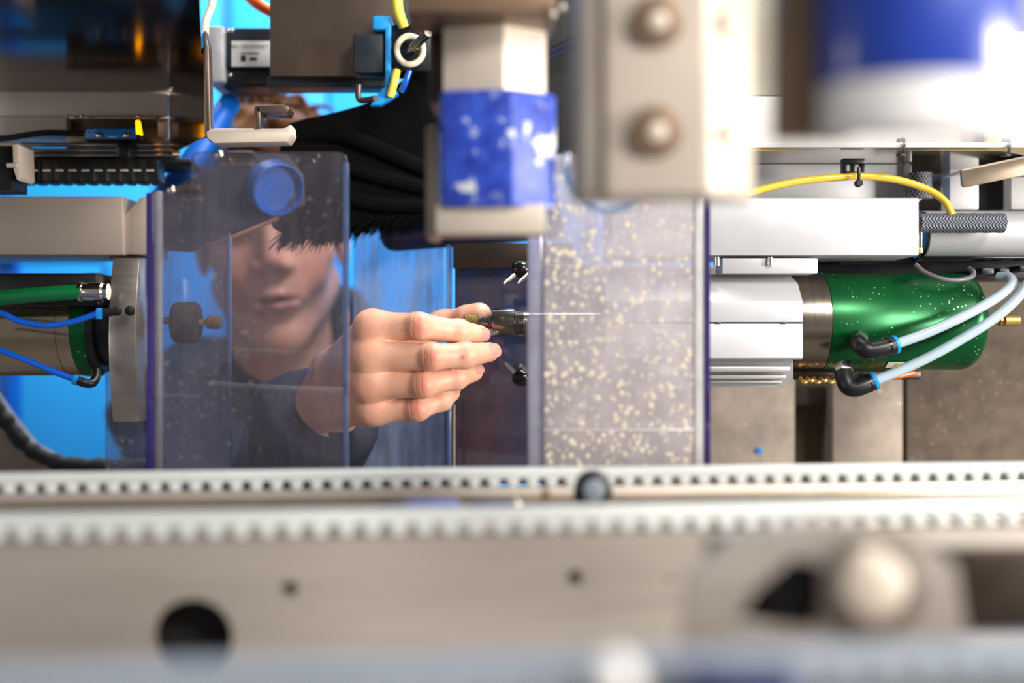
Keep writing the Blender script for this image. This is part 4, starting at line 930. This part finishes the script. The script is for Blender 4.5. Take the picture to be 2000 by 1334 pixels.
# ------------------------------------------------------------------ the operator
HAND = {  # joints: (px, py, distance, radius)
    'index':  [(727, 641, .856, .0118), (818, 637, .844, .0094), (896, 648, .860, .0083), (936, 652.5, .8785, .0068)],
    'middle': [(723, 697, .851, .0120), (843, 697, .838, .0093), (908, 694, .850, .0087), (955, 688, .868, .0073)],
    'ring':   [(722, 750, .854, .0114), (826, 752, .842, .0089), (890, 737, .856, .0083), (925, 727, .872, .0069)],
    'little': [(729, 798, .863, .0108), (815, 799, .853, .0083), (861, 781, .865, .0074), (882, 769, .876, .0061)],
}
THUMB = [(700, 740, .915, .016), (792, 668, .928, .0135), (866, 634, .922, .0105), (935, 615, .9065, .0078)]
WR = {'index': (668, 712, .925), 'middle': (660, 742, .923), 'ring': (659, 770, .926), 'little': (664, 797, .932)}
jp = lambda j: np.array(P(*j[:3]), dtype=np.float32)
fld = Field((-.150, -.066, -.070), (-.006, .085, .038), .0008)
f = None
palm = None
for k in HAND:
    c = fld.cone(P(*WR[k]), P(*HAND[k][0][:3]), .0155, HAND[k][0][3] + .0006)
    palm = c if palm is None else smin(palm, c, .012)
wa, wb = P(652, 742, .935), P(654, 797, .937)
er_ = Vector((-.275, .25, -.26)); fa, fb = wa + (er_ - wa) * .42 + Vector((0, 0, .004)), wb + (er_ - wb) * .42 + Vector((0, 0, .008))
palm = smin(palm, fld.cone(wa, fa, .0205, .0235), .014); palm = smin(palm, fld.cone(wb, fb, .0185, .0225), .014)
th = None
for a, c in zip(THUMB, THUMB[1:]):
    x = fld.cone(jp(a), jp(c), a[3], c[3]); th = x if th is None else smin(th, x, .006)
th = smin(th, fld.cone(jp((912, 619, .909)), jp((938, 614, .905)), .0082, .0074), .006)
palm = smin(palm, fld.cone(P(672, 742, .925), P(720, 720, .918), .02, .016), .014)
names = list(HAND)
for k1, k2 in zip(names, names[1:]):        # webs between the fingers
    p1 = jp(HAND[k1][0]) * .58 + jp(HAND[k1][1]) * .42; p2 = jp(HAND[k2][0]) * .58 + jp(HAND[k2][1]) * .42
    p1[1] += .007; p2[1] += .007; q1 = jp(HAND[k1][0]); q2 = jp(HAND[k2][0]); q1[1] += .007; q2[1] += .007
    palm = smin(palm, fld.cone((p1 + p2) / 2, (q1 + q2) / 2, .0045, .0075), .006)
f = smin(palm, th, .012)
for k in names:
    J = HAND[k]; fi = None
    for a, c in zip(J, J[1:]):
        x = fld.cone(jp(a), jp(c), a[3], c[3] * .98); fi = x if fi is None else smin(fi, x, .003)
    for ji, r_, off, kk_ in ((1, J[1][3] * .82, .0022, .005), (2, J[2][3] * .85, .0011, .006), (0, .0088, .0030, .012)):   # knuckles
        p = jp(J[ji]); p[1] -= off; fi = smin(fi, fld.cone(p, p + np.array([.0004, 0, 0]), r_, r_), kk_)
    # skin folds across the dorsal side of the knuckles
    for ji, offs, amp in ((1, (-.0044, -.0026, -.0008), .00042), (2, (-.0018, -.0003), .00030)):
        p = jp(J[ji]); ax_ = jp(J[ji + 1]) - jp(J[ji - 1]); ax_ /= np.linalg.norm(ax_)
        s_ = (fld.X - p[0]) * ax_[0] + (fld.Y - p[1]) * ax_[1] + (fld.Z - p[2]) * ax_[2]
        lat = (fld.Z - p[2]) / J[ji][3]; dors = np.clip((p[1] - fld.Y) / J[ji][3], 0, 1)
        bend = s_ + .0014 * lat * lat * (-1)
        fi = fi + sum(amp * np.exp(-((bend + .0 - o) / .00050) ** 2) for o in offs) * dors * (np.abs(s_) < .012)
    f = np.minimum(f, smin(palm, fi, .005))
hv, hf = fld.mesh(f)
arm = Field((-.245, .01, -.17), (-.142, .165, .03), .002)        # forearm, carried on from the wrist
ar = smin(arm.cone(wa, fa, .0204, .0234), arm.cone(wb, fb, .0184, .0224), .014)
av, af = arm.mesh(ar)

def norm_tone(v):
    t_ = np.zeros((len(v), 3), dtype=np.float32)
    for k in names:
        J = HAND[k]
        for ji, amt, s_ in ((1, 1.0, .0062), (0, .34, .009), (2, .25, .005), (3, .45, .008)):
            p = jp(J[ji]).copy(); p[1] -= J[ji][3] * (.8 if ji < 3 else .2); t_[:, 0] = np.maximum(t_[:, 0], amt * np.exp(-((v - p) ** 2).sum(1) / (s_ * s_)))
    p = jp(THUMB[3]); t_[:, 0] = np.maximum(t_[:, 0], .5 * np.exp(-((v - p) ** 2).sum(1) / .009 ** 2))
    for px, py, s_, a_ in ((903, 698, .0016, .9), (782, 645, .0008, .8)):
        p = np.array(P(px, py, .838)); t_[:, 1] = np.maximum(t_[:, 1], a_ * np.exp(-(((v - p) * np.array([1, .12, 1])) ** 2).sum(1) / s_ ** 2))
    return t_
ht = norm_tone(hv)
for it in range(1):                          # one light smoothing pass
    pass

# head, in its own frame: x to the right of the picture, -y towards the camera
hd = Field((-.105, -.145, -.24), (.105, .135, .15), .0025); E = hd.ell; Cn = hd.cone
h = E((0, .022, .036), (.074, .094, .086))
h = smin(h, E((0, -.018, -.030), (.060, .070, .082)), .03)
h = smin(h, Cn((0, -.066, -.101), (0, -.060, -.098), .017, .02), .025)
for s in (-1, 1):
    h = smin(h, Cn((s * .052, .012, -.052), (s * .012, -.060, -.098), .018, .016), .02)
    h = smin(h, Cn((s * .043, -.052, -.012), (s * .036, -.060, -.030), .022, .018), .02)
    h = smin(h, Cn((s * .012, -.083, .036), (s * .045, -.068, .036), .011, .010), .014)
    h = np.maximum(h, -(Cn((s * .024, -.104, .013), (s * .040, -.094, .012), .012, .012)) + 0) if False else h
    eye = E((s * .031, -.092, .012), (.017, .012, .011)); h = -smin(-h, eye, .008)
    h = smin(h, E((s * .031, -.069, .012), (.013, .013, .012)), .003)
    h = smin(h, E((s * .077, .018, -.004), (.008, .020, .032)), .008)
nose = Cn((0, -.080, .030), (0, -.102, -.014), .008, .0105)
for s in (-1, 1): nose = smin(nose, E((s * .0125, -.092, -.021), (.0085, .011, .008)), .006)
h = smin(h, nose, .010)
h = smin(h, E((0, -.080, -.052), (.028, .014, .020)), .012)
lipu = smin(Cn((-.026, -.082, -.0555), (-.004, -.0940, -.0510), .0032, .0046), Cn((.004, -.0940, -.0510), (.026, -.082, -.0555), .0046, .0032), .004)
lipl = Cn((-.019, -.086, -.0630), (.019, -.086, -.0630), .0050, .0050); lipl = smin(lipl, Cn((0, -.0935, -.063), (.001, -.0935, -.063), .0058, .0058), .006)
h = smin(h, smin(lipu, lipl, .0015), .004)
slit = E((0, -.096, -.0572), (.026, .012, .0021)); h = -smin(-h, slit, .002)
for s in (-1, 1): h = -smin(-h, E((s * .0065, -.098, -.0275), (.0035, .005, .0035)), .003)
h = smin(h, Cn((0, .028, -.07), (0, .045, -.24), .056, .060), .025)
kv, kf = hd.mesh(h)
kt = np.zeros((len(kv), 3), dtype=np.float32)
g = lambda p, r: np.exp(-(((kv - np.array(p)) / np.array(r)) ** 2).sum(1))
kt[:, 1] = np.maximum(.85 * g((0, -.092, -.0515), (.021, .014, .0042)), .85 * g((0, -.092, -.0640), (.017, .014, .0055)))
kt[:, 0] = .45 * g((0, -.110, -.015), (.014, .02, .014)) + .35 * g((-.042, -.07, -.03), (.025, .03, .025)) + .35 * g((.042, -.07, -.03), (.025, .03, .025)) + .3 * g((0, -.07, -.1), (.02, .03, .02))
kt[:, 2] = np.maximum.reduce([.8 * g((s * .031, -.082, .034), (.018, .03, .0045)) for s in (-1, 1)] + [.9 * g((s * .031, -.086, .012), (.0055, .012, .005)) for s in (-1, 1)] + [.9 * g((0, -.092, -.0573), (.022, .014, .0022))])
HC = P(531, 470, 1.385); HS = 1.04
HR = Matrix.Rotation(math.radians(-5), 3, 'Y') @ Matrix.Rotation(math.radians(10), 3, 'Z') @ Matrix.Rotation(math.radians(9), 3, 'X')
HRn = np.array(HR)
toW = lambda v: (np.asarray(v) * HS) @ HRn.T + np.array(HC)
kv2 = toW(kv)

# body under the clothes (one skeleton, coarse grid)
NB = toW([(0, .045, -.235)])[0]
S_R = np.array((NB[0] - .125, NB[1] - .03, -.085)); S_L = np.array((NB[0] + .165, NB[1] + .02, -.085))
WRI = np.array(P(606, 812, .985)); EL_R = np.array((-.275, .25, -.26))
EL_L = np.array((S_L[0] + .05, S_L[1] - .03, -.36)); WR_L = np.array((S_L[0] - .03, S_L[1] - .22, -.44))
def body_field(fl, add, legs=True, arms=True, torso=True):
    out = None
    def put(a, c, ra, rc, k=.05):
        nonlocal out; x = fl.cone(a, c, ra + add, rc + add); out = x if out is None else smin(out, x, k)
    cx, cy = NB[0], NB[1] + .02
    if torso:
        put(NB, (cx, cy, -.10), .058, .075)
        for s in (-1, 1):
            sh = S_R if s < 0 else S_L
            put((cx, cy, -.08), sh, .07, .058); put((cx + s * .07, cy, -.17), (cx + s * .06, cy + .01, -.42), .105, .095); put((cx + s * .06, cy + .01, -.42), (cx + s * .075, cy + .03, -.60), .095, .10)
    if arms:
        put(S_R, EL_R, .056, .043, .04); put(EL_R, WRI, .043, .029, .03)
        put(S_L, EL_L, .056, .043, .04); put(EL_L, WR_L, .043, .028, .03)
    if legs:
        for s in (-1, 1):
            hp = np.array((cx + s * .09, cy + .03, -.60)); kn = np.array((cx + s * .10, cy + .0, FLOOR + .46)); an = np.array((cx + s * .105, cy + .06, FLOOR + .06))
            put(hp, kn, .085, .055); put(kn, an, .055, .038, .03); put(an, an + np.array((s * .015, -.15, -.022)), .036, .034, .03)
    return out
bf = Field((-.62, .02, FLOOR - .0), (.12, .92, .02), .012)
bv, bfc = bf.mesh(np.maximum(body_field(bf, -.006), -(bf.Z - (FLOOR + .001))))
fist = Field(WR_L - .08, WR_L + .08, .003)
ff_ = fist.cone(WR_L, WR_L + np.array((-.02, -.06, -.01)), .028, .034)
for k in range(4):
    p = WR_L + np.array((-.045 + .017 * k, -.055, -.02 - .004 * k)); ff_ = smin(ff_, fist.cone(p, p + np.array((-.004, -.028, -.014)), .0095, .0085), .004)
ff_ = smin(ff_, fist.cone(WR_L + np.array((.02, -.03, 0)), WR_L + np.array((.034, -.07, .0)), .012, .009), .006)
gv, gf = fist.mesh(ff_)
V = np.concatenate([hv, kv2, bv, gv, av]); o1, o2, o3 = len(hv), len(hv) + len(kv2), len(hv) + len(kv2) + len(bv); o4 = o3 + len(gv)
Fc = np.concatenate([hf, kf + o1, bfc + o2, gf + o3, af + o4]); T = np.concatenate([ht, kt, np.zeros((len(bv) + len(gv) + len(av), 3), dtype=np.float32)])
person = thing('person', 'operator in a navy jacket reaching a hand to the tool collet', 'person', (NB[0], NB[1], FLOOR))
body = obj('body', (V, Fc), m_skin, person, ang=180)
at = body.data.attributes.new('tone', 'FLOAT_VECTOR', 'POINT'); at.data.foreach_set('vector', T.ravel())

# finger nails
def nail(J, n_dir, w_, l_, back=.0):
    a = Vector(jp(J[2]).tolist()); c = Vector(jp(J[3]).tolist()); u = (c - a).normalized(); n_ = Vector(n_dir); n_ = (n_ - u * n_.dot(u)).normalized(); s_ = u.cross(n_); r = J[3][3]
    q = B(); rows = []
    for i in range(9):
        t_ = i / 8; y_ = (-.55 + 1.25 * t_) * l_ ; ww = w_ * (1 if t_ < .7 else math.sqrt(max(0, 1 - ((t_ - .7) / .34) ** 2))) * (0.82 + .18 * min(1, t_ * 4))
        row = []
        for j in range(9):
            an = (j / 8 - .5) * 2 * ww; lift = r * (1.0 + .035) * math.cos(an * .95)
            drop_ = .55 * r * max(0, t_ - .45) ** 2 * 1.6
            row.append(q.verts.new(c + u * (y_ + back) + s_ * (r * math.sin(an)) + n_ * (lift - drop_)))
        rows.append(row)
    for A, C in zip(rows, rows[1:]):
        for j in range(8): q.faces.new((A[j], A[j + 1], C[j + 1], C[j]))
    g = bmesh.ops.solidify(q, geom=q.faces[:], thickness=.0007)
    return obj('nail', q, m_nail, body, ang=180)
nail(HAND['index'], (.12, -1, .02), .74, .0100, -.0004)
nail(HAND['middle'], (.25, -1, .20), .74, .0100, .0002)
nail(HAND['ring'], (.35, -1, .50), .72, .0092, .0002)
nail(HAND['little'], (.5, -.8, .8), .72, .0078, .0002)

# jacket: shell over torso and arms with folds, open collar
jf = Field((-.66, -.0, -.70), (.14, .92, .07), .0065)
ja = body_field(jf, .016, legs=False)
ja = smin(ja, jf.cone((NB[0], NB[1] + .02, -.06), (NB[0], NB[1] + .01, -.015), .085, .072), .03)
ja = smin(ja, jf.cone((NB[0] + .03, NB[1] + .05, -.05), (NB[0] + .065, NB[1] + .02, .035), .05, .03), .03)
ja = ja + .0045 * np.sin(jf.X * 55 + jf.Z * 38 + 2 * np.sin(jf.Z * 23)) + .003 * np.sin(jf.Z * 95 + jf.X * 31 + jf.Y * 40) + .0025 * np.sin(jf.Y * 120 - jf.Z * 60)
ja = np.maximum(ja, -(jf.cone((NB[0], NB[1] - .01, .0), toW([(0, -.02, -.06)])[0], .050, .075)))       # neck opening
mid_ = np.array((wa + wb) / 2); ja = smin(ja, jf.cone(mid_ - .02 * (EL_R - mid_), EL_R, .046, .056), .01)
cut = mid_ - EL_R; cut /= np.linalg.norm(cut); cp = mid_ + .07 * (EL_R - mid_)
near = ((jf.X - cp[0]) ** 2 + (jf.Y - cp[1]) ** 2 + (jf.Z - cp[2]) ** 2) < .11 ** 2
ja = np.where(near, np.maximum(ja, (jf.X - cp[0]) * cut[0] + (jf.Y - cp[1]) * cut[1] + (jf.Z - cp[2]) * cut[2]), ja)
ja = np.maximum(ja, -(jf.Z + .66))
jo = obj('jacket', jf.mesh(ja), m_jacket, person, ang=180)
tf = Field((-.62, .25, FLOOR), (.12, .92, -.52), .012)
to = body_field(tf, .012, arms=False, torso=False)
to = smin(to, tf.cone((NB[0] - .06, NB[1] + .04, -.60), (NB[0] + .06, NB[1] + .04, -.60), .125, .125), .05)
to = np.maximum(to, -(tf.Z - (FLOOR + .07)))
obj('trousers', tf.mesh(to), m_trousers, person, ang=180)

# hair: cap over the skull with tousled locks
hh = E((0, .030, .046), (.088, .108, .098)); hh = smin(hh, E((.005, -.045, .112), (.062, .05, .030)), .03); hh = smin(hh, E((0, .05, .10), (.07, .07, .05)), .03)
hh = np.maximum(hh, -(E((0, -.10, -.035), (.075, .085, .098)))); hh = np.maximum(hh, -(hd.Z + .03 + .35 * (.03 - hd.Y)))
hh = hh + .004 * np.sin(hd.X * 130 + 3 * np.sin(hd.Y * 40)) * np.cos(hd.Y * 90 + hd.Z * 60) + .003 * np.sin(hd.Z * 170 + hd.X * 90)
rv, rf = hd.mesh(hh); rv = toW(rv)
ho = obj('hair', (rv, rf), m_hair, person, ang=180)
q = B()
for k in range(150):
    th_ = random.uniform(0, 2 * math.pi); ph = random.uniform(.05, 1.15)
    nrm = Vector((math.sin(ph) * math.cos(th_), math.sin(ph) * math.sin(th_), math.cos(ph)))
    p = Vector((.084 * nrm.x, .03 + .104 * nrm.y, .05 + .098 * nrm.z))
    if p.y < -.05 and p.z < .085: continue
    dv = Vector((random.gauss(.4, .6), random.gauss(-.5, .6), random.gauss(.1, .4))).normalized(); dv = (dv - nrm * dv.dot(nrm) * .8).normalized(); l_ = random.uniform(.02, .045)
    pts = [p, p + dv * l_ * .4 + nrm * .010, p + dv * l_ * .8 + nrm * .012, p + dv * l_ + nrm * .004]
    pts = [Vector(x) for x in toW([tuple(v) for v in pts])]
    tube(q, pts, (lambda t_: .0042 * (1 - t_) + .0006), 6, 4)
obj('lock', q, m_hair, ho, ang=180, kind='stuff')
